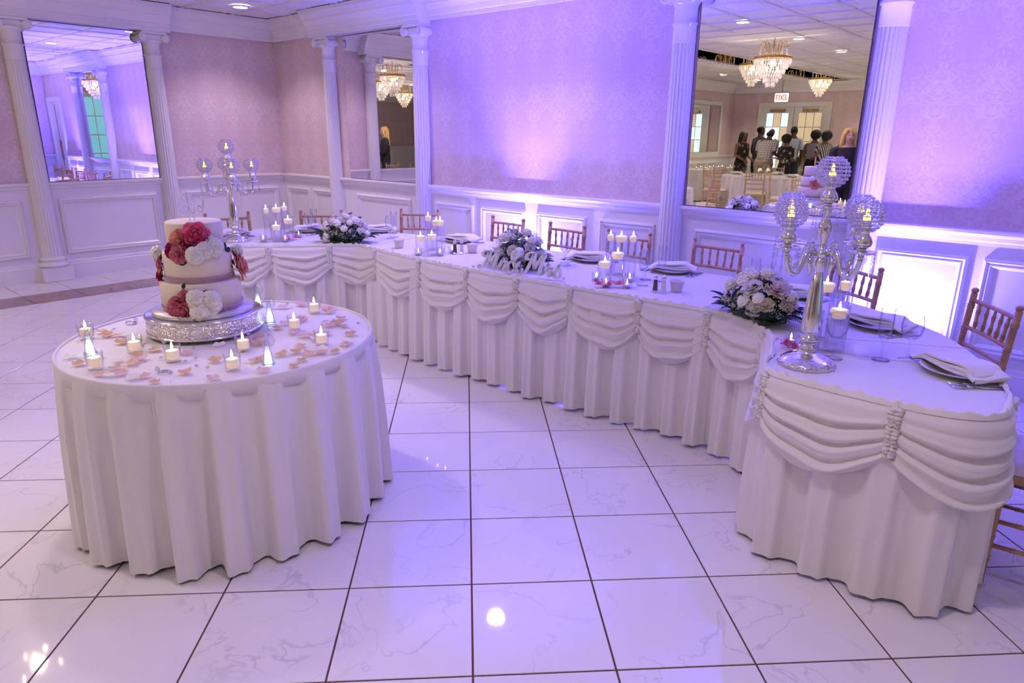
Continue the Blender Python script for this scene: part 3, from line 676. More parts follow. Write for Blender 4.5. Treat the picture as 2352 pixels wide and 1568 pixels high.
# ================================================================ CHAIRS
def turned(mb, a, b, r, rings=(.12, .5, .88), n=10, M=None):
    A, B = Vector(a), Vector(b); ks = sorted(set([0, 1]+[q for c in rings for q in (c-.022, c-.014, c-.004, c+.004, c+.014, c+.022)])); P = []; Rr = []
    for k in ks:
        P.append(A.lerp(B, k)); e = 1
        for c in rings:
            if abs(abs(k-c)-.014) < .002: e = 1.28
            elif abs(abs(k-c)-.004) < .002: e = 1.05
        Rr.append(r*e)
    return mb.tube(P, Rr, n, M)
def bead_spindle(mb, a, b, r):
    A, B = Vector(a), Vector(b); prof = [(0, .6), (.1, .9), (.2, 1.25), (.27, 1.0), (.29, 1.5), (.31, 1.0), (.5, .8), (.62, 1.15), (.68, 1.0), (.70, 1.5), (.72, 1.0), (.85, .8), (1, .6)]
    return mb.tube([A.lerp(B, k) for k, _ in prof], [r*q for _, q in prof], 8)
def make_chair(name, label, wood, group):
    t = thing(name, (0, 0, 0), label, 'chair', group)
    hw = .178; ln = .035
    def by(z): return .185+ln*max(0, (z-.45))/.47+.02*max(0, (.45-z))/.45
    for s in (-1, 1):
        mb = MB(); turned(mb, (s*hw, by(0), 0), (s*hw, by(.45), .45), .0145, (.3, .6)); turned(mb, (s*hw, by(.45), .45), (s*hw, by(.9), .90), .0145, (.3, .42, .62, .86)); mb.ball((s*hw, by(.9), .912), (.017, .017, .014), 10, 6); mb.build('back_post', wood, t)
        mb = MB(); turned(mb, (s*.185, -.185, 0), (s*.185, -.180, .43), .0145, (.25, .45, .9)); mb.build('leg', wood, t)
    for z, nm in ((.865, 'top_rail'), (.735, 'middle_rail'), (.655, 'lower_rail'), (.56, 'bottom_rail')):
        mb = MB(); pts = [(-hw+2*hw*k/8, by(z)+.012*math.sin(PI*k/8), z) for k in range(9)]; mb.tube(pts, .0105, 8); mb.build(nm, wood, t)
    for k in range(5):
        x = -hw+2*hw*(k+1)/6; q = .012*math.sin(PI*(k+1)/6); mb = MB(); bead_spindle(mb, (x*.93, by(.735)+q, .735), (x, by(.865)+q, .865), .0085); mb.build('spindle', wood, t)
    mb = MB(); mb.poly([(-.20, -.205), (.20, -.205), (.192, .20), (-.192, .20)], .425, .455); mb.build('seat_frame', wood, t)
    def cf(u, v):
        x = (u-.5)*2; y = (v-.5)*2; e = max(0, 1-max(abs(x), abs(y))**6); return (x*.192, y*.192, .456+.042*e**.5)
    mb = MB(); mb.grid(cf, 12, 12); mb.build('cushion', 'seat_cushion', t)
    for z in (.16, .26):
        for s in (-1, 1):
            mb = MB(); turned(mb, (s*.185, -.184, z), (s*hw, by(z), z), .009, (.2, .5, .8), 8); mb.build('stretcher', wood, t)
        mb = MB(); turned(mb, (-.185, -.184, z), (.185, -.184, z), .009, (.2, .5, .8), 8); mb.build('stretcher', wood, t)
    mb = MB(); turned(mb, (-hw, by(.2), .2), (hw, by(.2), .2), .009, (.2, .5, .8), 8); mb.build('stretcher', wood, t)
    return t
CH = [((-4.334, 1.175), (-4.245, 1.508), 'copper ballroom chair partly hidden behind the far candelabra'),
      ((-4.015, 1.899), (-3.79, 2.17), 'copper ballroom chair behind the far flower centrepiece, next to the corner candles'),
      ((-3.506, 2.642), (-3.21, 2.833), 'copper ballroom chair just before the narrow mirror column, angled inward'),
      ((-2.527, 2.847), (-2.17, 2.834), 'copper ballroom chair beside the bright wainscot glare, above the sign flowers'),
      ((-1.916, 2.868), (-1.55, 2.845), 'copper ballroom chair directly right of the bright white wall glare'),
      ((-1.344, 2.849), (-.975, 2.854), 'copper ballroom chair behind the tall floating candles of the centre'),
      ((-.652, 2.895), (-.285, 2.869), 'copper ballroom chair below the guests mirror, behind the salt shaker'),
      ((.316, 2.751), (.64, 2.546), 'copper ballroom chair seen through the large candelabra arms'),
      ((1.094, 2.314), (1.31, 2.006), 'copper ballroom chair whose whole back shows beyond the nearest napkin')]
chairs = []
for k, (p, q, lab) in enumerate(CH):
    p, q = Vector(p), Vector(q); ang = math.atan2(q.y-p.y, q.x-p.x); m = (p+q)/2; o = Vector((math.sin(ang)*.222, -math.cos(ang)*.222)); loc = (m.x+o.x, m.y+o.y, 0)
    if k == 0: proto = make_chair('ballroom_chair', lab, 'gold_wood', 'chairs at the head table'); proto.location = loc; proto.rotation_euler = (0, 0, ang); chairs.append(proto)
    else: chairs.append(copy_tree(proto, loc, ang, lab))
chairs.append(copy_tree(proto, (1.585, 1.50, 0), math.radians(-86), 'ballroom chair at the table end showing only cream seat and legs'))
# ================================================================ CANDELABRAS
def fib(n):
    for k in range(n):
        z = 1-2*(k+.5)/n; a = k*2.399963; r = math.sqrt(1-z*z); yield Vector((r*math.cos(a), r*math.sin(a), z))
def octa(mb, c, r, h=None):
    h = h or r; x, y, z = c
    mb.add([(x+r, y, z), (x, y+r, z), (x-r, y, z), (x, y-r, z), (x, y, z+h), (x, y, z-h)], [(0, 1, 4), (1, 2, 4), (2, 3, 4), (3, 0, 4), (1, 0, 5), (2, 1, 5), (3, 2, 5), (0, 3, 5)])
def make_globe_meshes():
    Rg = .056; wire = MB(); beads = MB()
    lat = [-.86, -.66, -.44, -.2, .05, .3, .53, .73, .88]
    for k, t in enumerate(lat):
        r = math.sqrt(1-t*t)*Rg; n = 26; wire.tube([(r*math.cos(2*PI*i/n), r*math.sin(2*PI*i/n), t*Rg) for i in range(n)], .0017, 4, closed=True)
        m = max(8, int(22*math.sqrt(1-t*t)))
        for i in range(m):
            a = 2*PI*(i+.5*(k % 2))/m; c = (r*math.cos(a), r*math.sin(a), t*Rg)
            beads.ball(c, .0054, 6, 4)
    for i in range(14):
        a = 2*PI*i/14; wire.tube([(Rg*math.cos(a)*math.cos(b), Rg*math.sin(a)*math.cos(b), Rg*math.sin(b)) for b in [-1.15+2.15*k/10 for k in range(11)]], .0010, 4)
    return wire.mesh('globe_wire'), beads.mesh('globe_beads')
gw, gb = make_globe_meshes(); gw.materials.append(MAT['silver']); gb.materials.append(MAT['crystal'])
def link_mesh(name, me, parent, loc=(0, 0, 0), rz=0):
    o = bpy.data.objects.new(name, me); COL.objects.link(o); o.parent = parent; o.location = loc; o.rotation_euler = (0, 0, rz); return o
_cup = MB(); _cup.lathe([(.0001, 0), (.040, .0), (.047, .006), (.046, .009), (.030, .009), (.013, .013), (.014, .02), (.027, .028), (.030, .04), (.024, .056), (.016, .066), (.016, .074), (.024, .08), (.020, .086)], 24)
_cup = _cup.mesh('cup'); _cup.materials.append(MAT['silver'])
_dr = MB()
for k in range(1):
    a = 0; x, y = .045*math.cos(a), .045*math.sin(a)
    for q in range(3): octa(_dr, (x, y, -.004-.013*q), .0055)
    octa(_dr, (x, y, -.060), .006, .024)
_dr = _dr.mesh('crystal_drop'); _dr.materials.append(MAT['crystal'])
_lf = MB(); _lf.lathe([(.010, -.02), (.012, -.015), (.012, .0), (.004, .004), (.0065, .011), (.005, .021), (.0005, .03)], 12); _lf = _lf.mesh('flame'); _lf.materials.append(MAT['led_flame'])
_lc = MB(); _lc.lathe([(.018, -.054), (.018, -.018), (.011, -.015)], 14); _lc = _lc.mesh('candle'); _lc.materials.append(MAT['porcelain'])
def candelabra(loc, rz, label):
    t = thing('candelabra', loc, label, 'candelabra', 'silver candelabras', rz)
    def scal(r, z, a): return r*(1+.03*math.cos(16*a)) if z < .012 else r
    mb = MB(); mb.lathe([(.104, 0), (.106, .006), (.104, .014), (.096, .020), (.090, .028), (.070, .038), (.050, .046), (.036, .050), (.030, .058), (.030, .064)], 96, mod=scal); b = mb.build('base', 'silver', t)
    mb = MB()
    for k in range(36):
        a = 2*PI*k/36; mb.ball((.099*math.cos(a), .099*math.sin(a), .014), .0062, 6, 4)
    mb.build('beaded_rim', 'silver', b)
    mb = MB(); mb.lathe([(.026, .062), (.034, .068), (.034, .074), (.02, .082), (.022, .09), (.036, .10), (.038, .108), (.024, .118), (.020, .128), (.030, .134), (.034, .138)], 28); mb.build('knop', 'silver', t)
    def flt(r, z, a): return r*(1+.03*abs(math.cos(6*a)))
    mb = MB(); mb.lathe([(.034, .136), (.036, .146), (.033, .20), (.026, .29), (.017, .365), (.015, .37)], 48, mod=flt); mb.build('tapered_shaft', 'silver', t)
    mb = MB(); mb.lathe([(.016, .366), (.024, .385), (.028, .405), (.026, .416), (.018, .422), (.030, .428), (.032, .442), (.022, .45), (.014, .46), (.014, .475), (.022, .50), (.027, .525), (.022, .545), (.012, .565), (.012, .58), (.016, .585), (.016, .60)], 28); mb.build('stem', 'silver', t)
    heads = [(0, 0, .600)]
    for k in range(4):
        a = k*PI/2; mb = MB(); pr = [(.025, .432), (.045, .452), (.066, .450), (.082, .425), (.092, .395), (.108, .372), (.128, .366), (.148, .376), (.162, .40), (.170, .432), (.172, .462)]
        pts = [(r*math.cos(a), r*math.sin(a), z) for r, z in pr]; mb.tube(pts, [.009, .011, .0115, .010, .0095, .0095, .0095, .009, .009, .009, .010], 8)
        # scroll ornaments on the arm
        for r0, z0, sg in ((.052, .462, 1), (.058, .430, -1), (.150, .385, 1)):
            sp = [((r0+.017*math.cos(q*.6)*(1-q/16))*math.cos(a), (r0+.017*math.cos(q*.6)*(1-q/16))*math.sin(a), z0+sg*.02*math.sin(q*.6)*(1-q/16)) for q in range(13)]
            mb.tube(sp, [.0055*(1-q/18) for q in range(13)], 6)
        mb.tube([(.05*math.cos(a), .05*math.sin(a), .43), (.056*math.cos(a), .056*math.sin(a), .40), (.046*math.cos(a), .046*math.sin(a), .375), (.052*math.cos(a), .052*math.sin(a), .36)], [.010, .011, .008, .003], 6)
        mb.build('arm', 'silver', t); heads.append((.172*math.cos(a), .172*math.sin(a), .462))
    for h in heads:
        c = link_mesh('candle_cup', _cup, t, h); [link_mesh('crystal_drop', _dr, c, (0, 0, 0), 2*PI*q/6) for q in range(6)]
        zz = h[2]+.083+.047; g = link_mesh('crystal_globe', gw, t, (h[0], h[1], zz)); link_mesh('beads', gb, g)
        c = link_mesh('candle', _lc, t, (h[0], h[1], zz)); link_mesh('flame', _lf, c)
    return t
def face(x, y): return math.atan2(CP.y-y, CP.x-x)
candelabra((.734, 1.12, TH), face(.734, 1.12)+PI/4+.05, 'large silver candelabra with crystal globes in front of the mirror')
candelabra((-3.758, 1.133, TH), face(-3.758, 1.133)+.12, 'silver candelabra with crystal globes beyond the cake')
# ================================================================ GLASS AND CANDLES
def cylinder_vase(loc, r, h, water, label, grp):
    t = thing('cylinder_vase', loc, label, 'vase', grp)
    mb = MB(); mb.lathe([(r-.001, 0), (r, .004), (r, h), (r-.0025, h), (r-.0025, .010), (.0001, .010)], 32, cap=False); mb.lathe([(.0001, .0), (r-.001, 0)], 32, cap=False); mb.build('glass_wall', 'glass', t)
    mb = MB(); mb.lathe([(.0001, .012), (r-.003, .012), (r-.003, water), (.0001, water)], 28, cap=False); mb.build('water', 'water', t)
    return t
def flame_parts(t, z, s=1.0):
    mb = MB(); mb.tube([(0, 0, z-.002), (.001, 0, z+.008*s)], .0011, 5); mb.build('wick', 'hair_black', t)
    mb = MB(); mb.lathe([(.0006, 0), (.0040*s, .005*s), (.0052*s, .011*s), (.0038*s, .019*s), (.0018*s, .026*s), (.0003, .032*s)], 10, c=(0, 0, z+.004)); mb.build('flame', 'flame', t)
def floating_candle(loc, r, label, grp):
    t = thing('floating_candle', loc, label, 'candle', grp)
    mb = MB(); mb.lathe([(.0001, -.016), (r*.72, -.014), (r*.93, .008), (r, .014), (r*.94, .021), (r*.80, .0235), (r*.35, .020), (.0001, .019)], 28, cap=False); mb.build('wax', 'wax', t); flame_parts(t, .019); return t
def tealight(loc, label, grp):
    t = thing('tealight_candle', loc, label, 'candle', grp)
    mb = MB(); mb.lathe([(.0001, .0), (.026, .0), (.0285, .052), (.027, .052), (.0250, .006), (.0001, .006)], 24, cap=False); mb.build('glass_cup', 'glass', t)
    mb = MB(); mb.lathe([(.0001, .007), (.0188, .007), (.0195, .026), (.018, .026)], 20, cap=False); mb.build('tin', 'silver', t)
    mb = MB(); mb.lathe([(.0182, .012), (.0182, .0235), (.0001, .0240)], 20, cap=False); mb.build('wax', 'wax', t); flame_parts(t, .024, .8); return t
RV, RN = .041, .026
CL = [('beside the far flower centrepiece', 'first', [(-3.64, 1.348, RN, .27), (-3.64, 1.44, RV, .27), (-3.70, 1.55, RN, .27), (-3.50, 1.345, RV, .15), (-3.50, 1.455, RV, .19)], ['narrow tallest left', 'wide tallest', 'narrow tallest right', 'short wide front', 'medium wide']),
      ('left of the name sign', 'second', [(-2.25, 1.768, RV-.004, .15), (-2.136, 1.775, RV, .17), (-2.354, 1.939, RN, .27), (-2.312, 1.985, RV, .235), (-2.175, 1.894, RV-.006, .255)], ['short left', 'wide front', 'narrow tall', 'wide rear', 'tall right']),
      ('beside the pink petals and salt shaker', 'third', [(-.676, 1.814, RV, .155), (-.648, 1.905, RV+.002, .20), (-.816, 2.076, RN, .27), (-.765, 2.12, RV+.002, .265), (-.685, 2.13, RN, .27)], ['short front', 'medium wide', 'narrow left', 'wide rear', 'narrow right']),
      ('behind the large candelabra shaft', 'fourth', [(.672, 1.335, RV, .17), (.76, 1.372, RV, .20), (.735, 1.50, RN, .29), (.655, 1.52, RV, .27)], ['short left', 'medium front', 'narrow tall', 'wide tall rear'])]
for place, nth, items, nm in CL:
    for (x, y, r, h), d in zip(items, nm):
        wl = h-.045
        cylinder_vase((x, y, TH), r, h, wl, '%s glass cylinder vase %s' % (d, place), 'cylinder vases of the %s candle cluster' % nth)
        floating_candle((x, y, TH+wl+.002), r-.0045, 'floating candle in the %s vase %s' % (d, place), 'floating candles of the %s cluster' % nth)
for (x, y), lab in (((-3.555, 1.255), 'tealight at the near left of the far candle cluster'), ((-3.43, 1.375), 'tealight beside pink petals at the far candle cluster'), ((-3.57, 1.585), 'tealight behind the far candle cluster, by a wine glass'), ((-2.20, 1.70), 'front tealight at the left of the sign candle cluster'), ((-2.08, 1.80), 'front tealight at the right of the sign candle cluster'), ((-2.10, 1.94), 'tealight set back, right of the sign candle cluster'), ((-.765, 1.86), 'tealight at the left edge of the petal candle cluster'), ((-.62, 1.75), 'tealight in front of the short vase by pink petals'), ((-.60, 1.975), 'tealight set behind the pink petals near the salt shaker'), ((-.515, 1.81), 'tealight nearest the pepper shaker, right of pink petals'), ((.595, 1.338), 'tealight between white roses and the large candelabra')):
    tealight((x, y, TH), lab, 'tealights on the head table')
def stem_glass(name, prof, loc, label, grp, fill=None):
    t = thing(name, loc, label, 'glass', grp)
    mb = MB(); mb.lathe(prof, 28, cap=False); mb.build('glass_body', 'stemware', t)
    if fill: mb = MB(); mb.lathe(fill, 24, cap=False); mb.build('water', 'water', t)
    return t
WINE = [(.0001, .0), (.036, .0), (.036, .002), (.012, .006), (.0045, .012), (.0040, .075), (.007, .082), (.022, .09), (.036, .11), (.041, .135), (.038, .165), (.033, .185), (.032, .185), (.037, .163), (.039, .135), (.034, .112), (.020, .093), (.0001, .088)]
FLUTE = [(.0001, .0), (.034, .0), (.034, .002), (.010, .006), (.0045, .012), (.0042, .07), (.008, .078), (.018, .092), (.024, .115), (.026, .15), (.0255, .215), (.0245, .215), (.0245, .15), (.022, .117), (.016, .095), (.0001, .088)]
WF = [(.0001, .0895), (.020, .095), (.033, .113), (.037, .133), (.0001, .133)]
for (x, y), lab in (((1.016, 1.454), 'wine glass of water nearest the table-end plate'), ((.79, 1.27), 'wine glass standing between candelabra shaft and candles'), ((-.565, 2.10), 'wine glass right of the petal candle cluster'), ((-1.20, 2.13), 'wine glass just right of the sign flowers'), ((-1.78, 2.25), 'wine glass behind the left side of the sign flowers'), ((-3.62, 1.72), 'wine glass between far candles and far flowers'), ((.18, 2.08), 'wine glass behind the white rose centrepiece'), ((.60, 1.90), 'wine glass in front of the chair behind the candelabra'), ((-2.98, 2.08), 'wine glass behind the right end of far flowers')):
    stem_glass('wine_glass', WINE, (x, y, TH), lab, 'wine glasses on the head table', WF)
for (x, y), lab in (((.937, 1.381), 'champagne flute nearest the camera, left of a water glass'), ((-.49, 1.94), 'champagne flute between pink petals and pepper shaker'), ((-1.26, 2.20), 'champagne flute in front of the chair right of the glare'), ((-1.84, 2.29), 'champagne flute in front of the chair left of the glare'), ((-.47, 2.12), 'champagne flute beside a wine glass, right of petal candles'), ((.11, 2.10), 'champagne flute behind the white rose centrepiece'), ((-3.66, 1.80), 'champagne flute near the corner candles'), ((-3.02, 2.15), 'champagne flute rising behind the far flower centrepiece')):
    t = stem_glass('champagne_flute', FLUTE, (x, y, TH), lab, 'champagne flutes on the head table')
    if x in (-1.26, -1.84):
        mb = MB()
        for k in range(9):
            a = 2*PI*k/9; mb.tube([(.018, 0, .10), (.018+.03*math.cos(a), .03*math.sin(a), .10+.03*math.sin(a*2))], .0016, 4)
        mb.build('ribbon_bow', 'petal_pinkfuzzy', t)
# ================================================================ PLACE SETTINGS
_pl = MB(); _pl.lathe([(.0001, 0), (.075, 0), (.078, .004), (.095, .010), (.128, .022), (.131, .024), (.128, .0255), (.094, .0135), (.075, .0085), (.0001, .0075)], 48, cap=False); _pl = _pl.mesh('plate'); _pl.materials.append(MAT['porcelain'])
def napkin_mesh():
    # loosely folded oblong linen napkin, open layered edge toward one end
    mb = MB(); r = random.Random(9)
    for k, (z, ox, th) in enumerate(((.026, .0, .010), (.033, .008, .011), (.041, -.004, .011), (.049, .004, .010))):
        hx, hy = .145-.006*k, .078-.003*k
        def fn(u, v, z=z, ox=ox, hx=hx, hy=hy, k=k):
            x = (u-.5)*2*hx+ox; y = (v-.5)*2*hy
            sag = -.010*max(0, abs(x)/hx-.72)/.28*(1+.5*k) + .004*math.sin(u*7+k)+.004*math.cos(v*5+k*2)
            return (x, y+.004*math.sin(u*9+k*2), z+sag)
        mb.grid(fn, 16, 8); mb.grid(lambda u, v, f=fn, th=th: (f(u, v)[0], f(u, v)[1], f(u, v)[2]+th), 16, 8)
        n = 16
        for e in (0, 1):
            mb.grid(lambda u, v, f=fn, e=e, th=th: (f(u, e)[0], f(u, e)[1]+(.004 if e else -.004)*math.sin(PI*v), f(u, e)[2]+th*v), 16, 2)
            mb.grid(lambda u, v, f=fn, e=e, th=th: (f(e, u)[0]+(.004 if e else -.004)*math.sin(PI*v), f(e, u)[1], f(e, u)[2]+th*v), 8, 2)
    return mb.mesh('napkin')
_np = napkin_mesh(); _np.materials.append(MAT['napkin_cloth'])
def cutlery(kind):
    mb = MB()
    if kind == 'fork':
        mb.tube([(0, -.10, .003), (0, -.02, .004), (0, .035, .010), (0, .05, .008)], [.0065, .004, .003, .006], 8, flat=.35)
        for x in (-.0075, -.0025, .0025, .0075): mb.tube([(x*.9, .048, .008), (x, .07, .004), (x, .098, .009)], [.0018, .0016, .0009], 5)
        mb.tube([(-.009, .055, .006), (.009, .055, .006)], .003, 6, flat=.5)
    elif kind == 'knife':
        mb.tube([(0, -.11, .004), (0, -.02, .004), (0, .0, .003)], [.0065, .0055, .004], 8, flat=.5); mb.tube([(0, 0, .003), (.002, .06, .003), (-.001, .11, .003)], [.006, .009, .002], 6, flat=.15)
    else:
        mb.tube([(0, -.10, .003), (0, -.02, .004), (0, .04, .010), (0, .055, .007)], [.006, .004, .003, .004], 8, flat=.4); mb.ball((0, .078, .007), (.017, .027, .006), 12, 6)
    me = mb.mesh(kind); me.materials.append(MAT['steel']); return me
_cut = {k: cutlery(k) for k in ('fork', 'knife', 'spoon')}
PS = [((-3.99, 1.20), 75, 'behind the far candelabra', 0.3), ((-3.80, 1.84), 52, 'by the corner candles and far flowers', 0.2), ((-3.36, 2.26), 34, 'just past the far flower centrepiece', 0.1), ((-2.43, 2.36), 2, 'behind the sign-side candle cluster', 0.0), ((-1.17, 2.39), 0, 'left of the petal candle cluster', 0.1), ((-.56, 2.43), 0, 'behind the salt shaker', .25), ((.27, 2.27), -24, 'behind the white rose centrepiece', .2), ((.79, 1.90), -38, 'just beyond the near champagne flute', .25), ((1.20, 1.40), -56, 'at the table end nearest the camera', .15)]
def single(name, me, loc, rz, label, cat, grp):
    o = bpy.data.objects.new(name, me); COL.objects.link(o); o.location = loc; o.rotation_euler = (0, 0, rz); return tag(o, label, cat, grp)
for (x, y), a, where, tw in PS:
    a = math.radians(a); R = Matrix.Rotation(a, 2)
    def at(dx, dy): v = R @ Vector((dx, dy)); return (x+v.x, y+v.y, TH+.0005)
    single('dinner_plate', _pl, at(0, 0), a, 'white dinner plate under a napkin %s' % where, 'plate', 'dinner plates on the head table')
    single('napkin', _np, at(0, 0), a+tw+PI/2*(.12), 'folded cream napkin on the plate %s' % where, 'napkin', 'napkins on the head table')
    # the guest sits at +y: forks lie on the guest's left (+x)
    single('dinner_fork', _cut['fork'], at(.165, .0), a+PI+.05, 'outer fork beside the plate %s' % where, 'fork', 'forks on the head table')
    single('salad_fork', _cut['fork'], at(.142, .0), a+PI-.03, 'inner fork beside the plate %s' % where, 'fork', 'forks on the head table')
    single('table_knife', _cut['knife'], at(-.150, .0), a+PI+.04, 'knife beside the plate %s' % where, 'knife', 'knives on the head table')
    single('teaspoon', _cut['spoon'], at(-.175, .0), a+PI-.04, 'spoon beside the plate %s' % where, 'spoon', 'spoons on the head table')
# ================================================================ SMALL TABLE ITEMS
for (x, y), lab in (((-2.561, 1.822), 'small cream bowl between the far flowers and candles'), ((-2.01, 2.06), 'small cream bowl behind the first letter of the sign'), ((-.262, 1.93), 'small cream bowl beside the salt shaker')):
    mb = MB(); mb.lathe([(.0001, .0), (.030, .0), (.031, .004), (.040, .056), (.0445, .058), (.045, .064), (.041, .066), (.036, .052), (.028, .008), (.0001, .008)], 32, cap=False); o = mb.build('bowl', 'ramekin', label=lab, cat='bowl', group='cream bowls on the head table'); o.location = (x, y, TH)
def shaker(loc, fill, label, name):
    t = thing(name, loc, label, 'shaker', 'salt and pepper shakers')
    mb = MB(); mb.lathe([(.021, 0), (.021, .006), (.017, .012), (.012, .075), (.011, .08)], 8, smooth=False); mb.build('glass_body', 'glass', t)
    mb = MB(); mb.lathe([(.015, .010), (.0145, .014), (.0105, .070), (.0001, .070)], 8, cap=True); mb.build('contents', fill, t)
    mb = MB(); mb.lathe([(.0125, .079), (.0135, .085), (.0125, .094), (.007, .101), (.0001, .103)], 16, cap=False); mb.build('cap', 'silver', t)
shaker((-.345, 1.835, TH), 'pepper', 'glass pepper shaker beside the white salt shaker', 'pepper_shaker'); shaker((-.298, 1.845, TH), 'salt', 'glass salt shaker between the pepper and cream bowl', 'salt_shaker')
shaker((-2.06, 1.93, TH), 'pepper', 'glass pepper shaker behind the Mr of the sign', 'pepper_shaker'); shaker((-2.03, 1.97, TH), 'salt', 'glass salt shaker behind the Mr of the sign', 'salt_shaker')
# ================================================================ NAME SIGN  "Mr & Mrs"
def bez(P, n=10):
    """smooth curve through points (Catmull-Rom)"""
    Q = [P[0]]+list(P)+[P[-1]]; out = []
    for i in range(1, len(Q)-2):
        for k in range(n):
            t = k/n; a, b, c, d = (Vector(q) for q in Q[i-1:i+3])
            out.append(.5*((2*b)+(c-a)*t+(2*a-5*b+4*c-d)*t*t+(3*b-a-3*c+d)*t**3))
    out.append(Vector(P[-1])); return out
def ribbon(mb, P, w, th, M):
    C = bez(P); n = len(C); wl = []
    for i, c in enumerate(C):
        t = C[min(i+1, n-1)]-C[max(i-1, 0)]; t.normalize(); nn = Vector((-t.y, t.x))
        slant = .62+.6*abs(t.y)
        wl.append((c+nn*w*slant/2, c-nn*w*slant/2))
    vs = []
    for a, b in wl:
        vs += [(a.x, -th/2, a.y), (b.x, -th/2, b.y), (b.x, th/2, b.y), (a.x, th/2, a.y)]
    fs = [(i*4+k, i*4+(k+1) % 4, i*4+4+(k+1) % 4, i*4+4+k) for i in range(n-1) for k in range(4)]+[(0, 1, 2, 3), (n*4-1, n*4-2, n*4-3, n*4-4)]
    mb.add(vs, fs, False, M)
    for c in (C[0], C[-1]): mb.lathe([(w*.42, -th/2), (w*.42, th/2)], 12, M=M @ T(c.x, 0, c.y) @ Rx(PI/2), smooth=False)
Ml=[[(-.30,.16),(-.34,.04),(-.20,-.02),(-.04,.12),(.10,.48),(.22,.90),(.25,.98)],[(-.02,.66),(-.14,.74),(-.10,.92),(.08,1.0),(.25,.98)],[(.25,.98),(.30,.62),(.36,.28)],[(.36,.28),(.52,.62),(.70,.93),(.80,.96)],[(.80,.96),(.72,.60),(.66,.20),(.70,.02),(.82,.06),(.92,.22)]]
rl_=[[(-.04,.08),(.06,.28),(.14,.52),(.18,.60)],[(.18,.60),(.22,.48),(.34,.46),(.38,.42)],[(.38,.42),(.30,.18),(.33,.01),(.44,.10),(.52,.24)]]
sl_=[[(-.06,.06),(.06,.24),(.18,.50),(.24,.62)],[(.24,.62),(.26,.42),(.36,.20),(.32,.02),(.16,-.02),(.06,.10)],]
amp_=[[(.74,.16),(.66,.0),(.50,.06),(.34,.34),(.20,.62),(.24,.88),(.42,.94),(.50,.78),(.36,.56),(.12,.38),(.0,.16),(.10,-.02),(.30,.0),(.46,.22),(.56,.42)]]
sg = thing('name_sign', (-1.235, 1.66, TH+.006), 'white freestanding Mr and Mrs lettering in front of flowers', 'sign', rz=.17)
def letters(seq):
    for nm, strokes_, x, s, z in seq:
        mb = MB()
        for P in strokes_: ribbon(mb, [(p[0]*s, p[1]*s+.010) for p in P], .0145, .020, T(x, 0, z) @ Matrix(((1, 0, .18, 0), (0, 1, 0, 0), (0, 0, 1, 0), (0, 0, 0, 1))))
        mb.build(nm, 'sign_white', sg)
letters([('letter_m', Ml, -.245, .118, 0), ('letter_r', rl_, -.130, .125, 0), ('ampersand', amp_, -.075, .150, 0), ('letter_m', Ml, .075, .135, 0), ('letter_r', rl_, .195, .125, 0), ('letter_s', sl_, .262, .125, 0)])
for x in (-.325, .335):
    mb = MB(); mb.ball((x, 0, .012), .011, 10, 8); mb.build('dot', 'sign_white', sg)
# ================================================================ FLOWERS
def petal(mb, M, w, l, cup, curl, nu=5, nv=5):
    def fn(u, v):
        s = (u-.5)*2; wid = w*math.sin(PI*(.12+.80*v))**.7; x = s*wid
        y = -cup*(1-s*s*.0)*v*(1)+cup*.9*s*s*v
        z = l*v; y += -curl*max(0, v-.7)**1.5*6
        return (x, y, z)
    mb.grid(fn, nu, nv, M=M)
def rose_mesh(r, seed, layers=((5, .28, .9), (5, .52, .8), (6, .78, .66), (7, 1.0, .5))):
    rr = random.Random(seed); mb = MB(); mb.ball((0, 0, r*.35), (r*.30, r*.30, r*.5), 10, 8)
    for n, k, up in layers:
        for i in range(n):
            a = 2*PI*i/n+k*3+rr.uniform(-.15, .15); tilt = math.radians(12+62*(k-.28)/.72*1.0)*rr.uniform(.85, 1.1)
            M = Rz(a) @ T(0, -r*.16*k, 0) @ Rx(tilt) 
            petal(mb, M, r*(.34+.32*k), r*(.80+.32*k), r*.16, r*.12)
    me = mb.mesh('rose'); return me
def carnation_mesh(r, seed):
    rr = random.Random(seed); mb = MB(); off = Vector((rr.uniform(0, 50), rr.uniform(0, 50), 0))
    def fn(d):
        v = Vector(d); a = math.atan2(d[1], d[0]); th = math.acos(max(-1, min(1, d[2])))
        w = noise.noise(v*2.2+off)*2.5
        ru = math.sin(th*11+w+1.2*math.sin(a*7+w*2)); ru2 = noise.noise(v*9+off)
        return 1+.13*ru+.19*ru2
    mb.ball((0, 0, r*.55), (r*1.02, r*1.02, r*.72), 44, 26, fn=fn); return mb.mesh('carnation')
def leaf_mesh(l, w):
    mb = MB(); mb.grid(lambda u, v: ((u-.5)*2*w*math.sin(PI*min(1, v*.97+.02))**.8, l*v, .12*l*math.sin(PI*v)-abs(u-.5)*w*.5), 4, 7); return mb.mesh('leaf')
def fern_mesh(l):
    mb = MB(); n = 13
    mb.tube([(0, l*k/8, .16*l*math.sin(PI*k/9)) for k in range(9)], [.0016]*9, 4)
    for i in range(n):
        v = (i+1)/(n+1); z = .16*l*math.sin(PI*v*8/9); pl = l*.30*math.sin(PI*(.15+.8*v))**.8
        for s in (-1, 1):
            a = math.radians(62)*s; M = T(0, l*v, z) @ Rz(-a)
            mb.add([(0, 0, 0), (-pl*.15, pl*.45, .002), (0, pl, -pl*.12), (pl*.15, pl*.45, .002)], [(0, 3, 2, 1)], False, M)
    return mb.mesh('fern_leaf')
def with_mat(me, m): me = me.copy(); me.materials.clear(); me.materials.append(MAT[m]); return me
ROSE = [rose_mesh(.030, 1), rose_mesh(.022, 2), rose_mesh(.015, 3, ((4, .28, .9), (5, .52, .8)))]
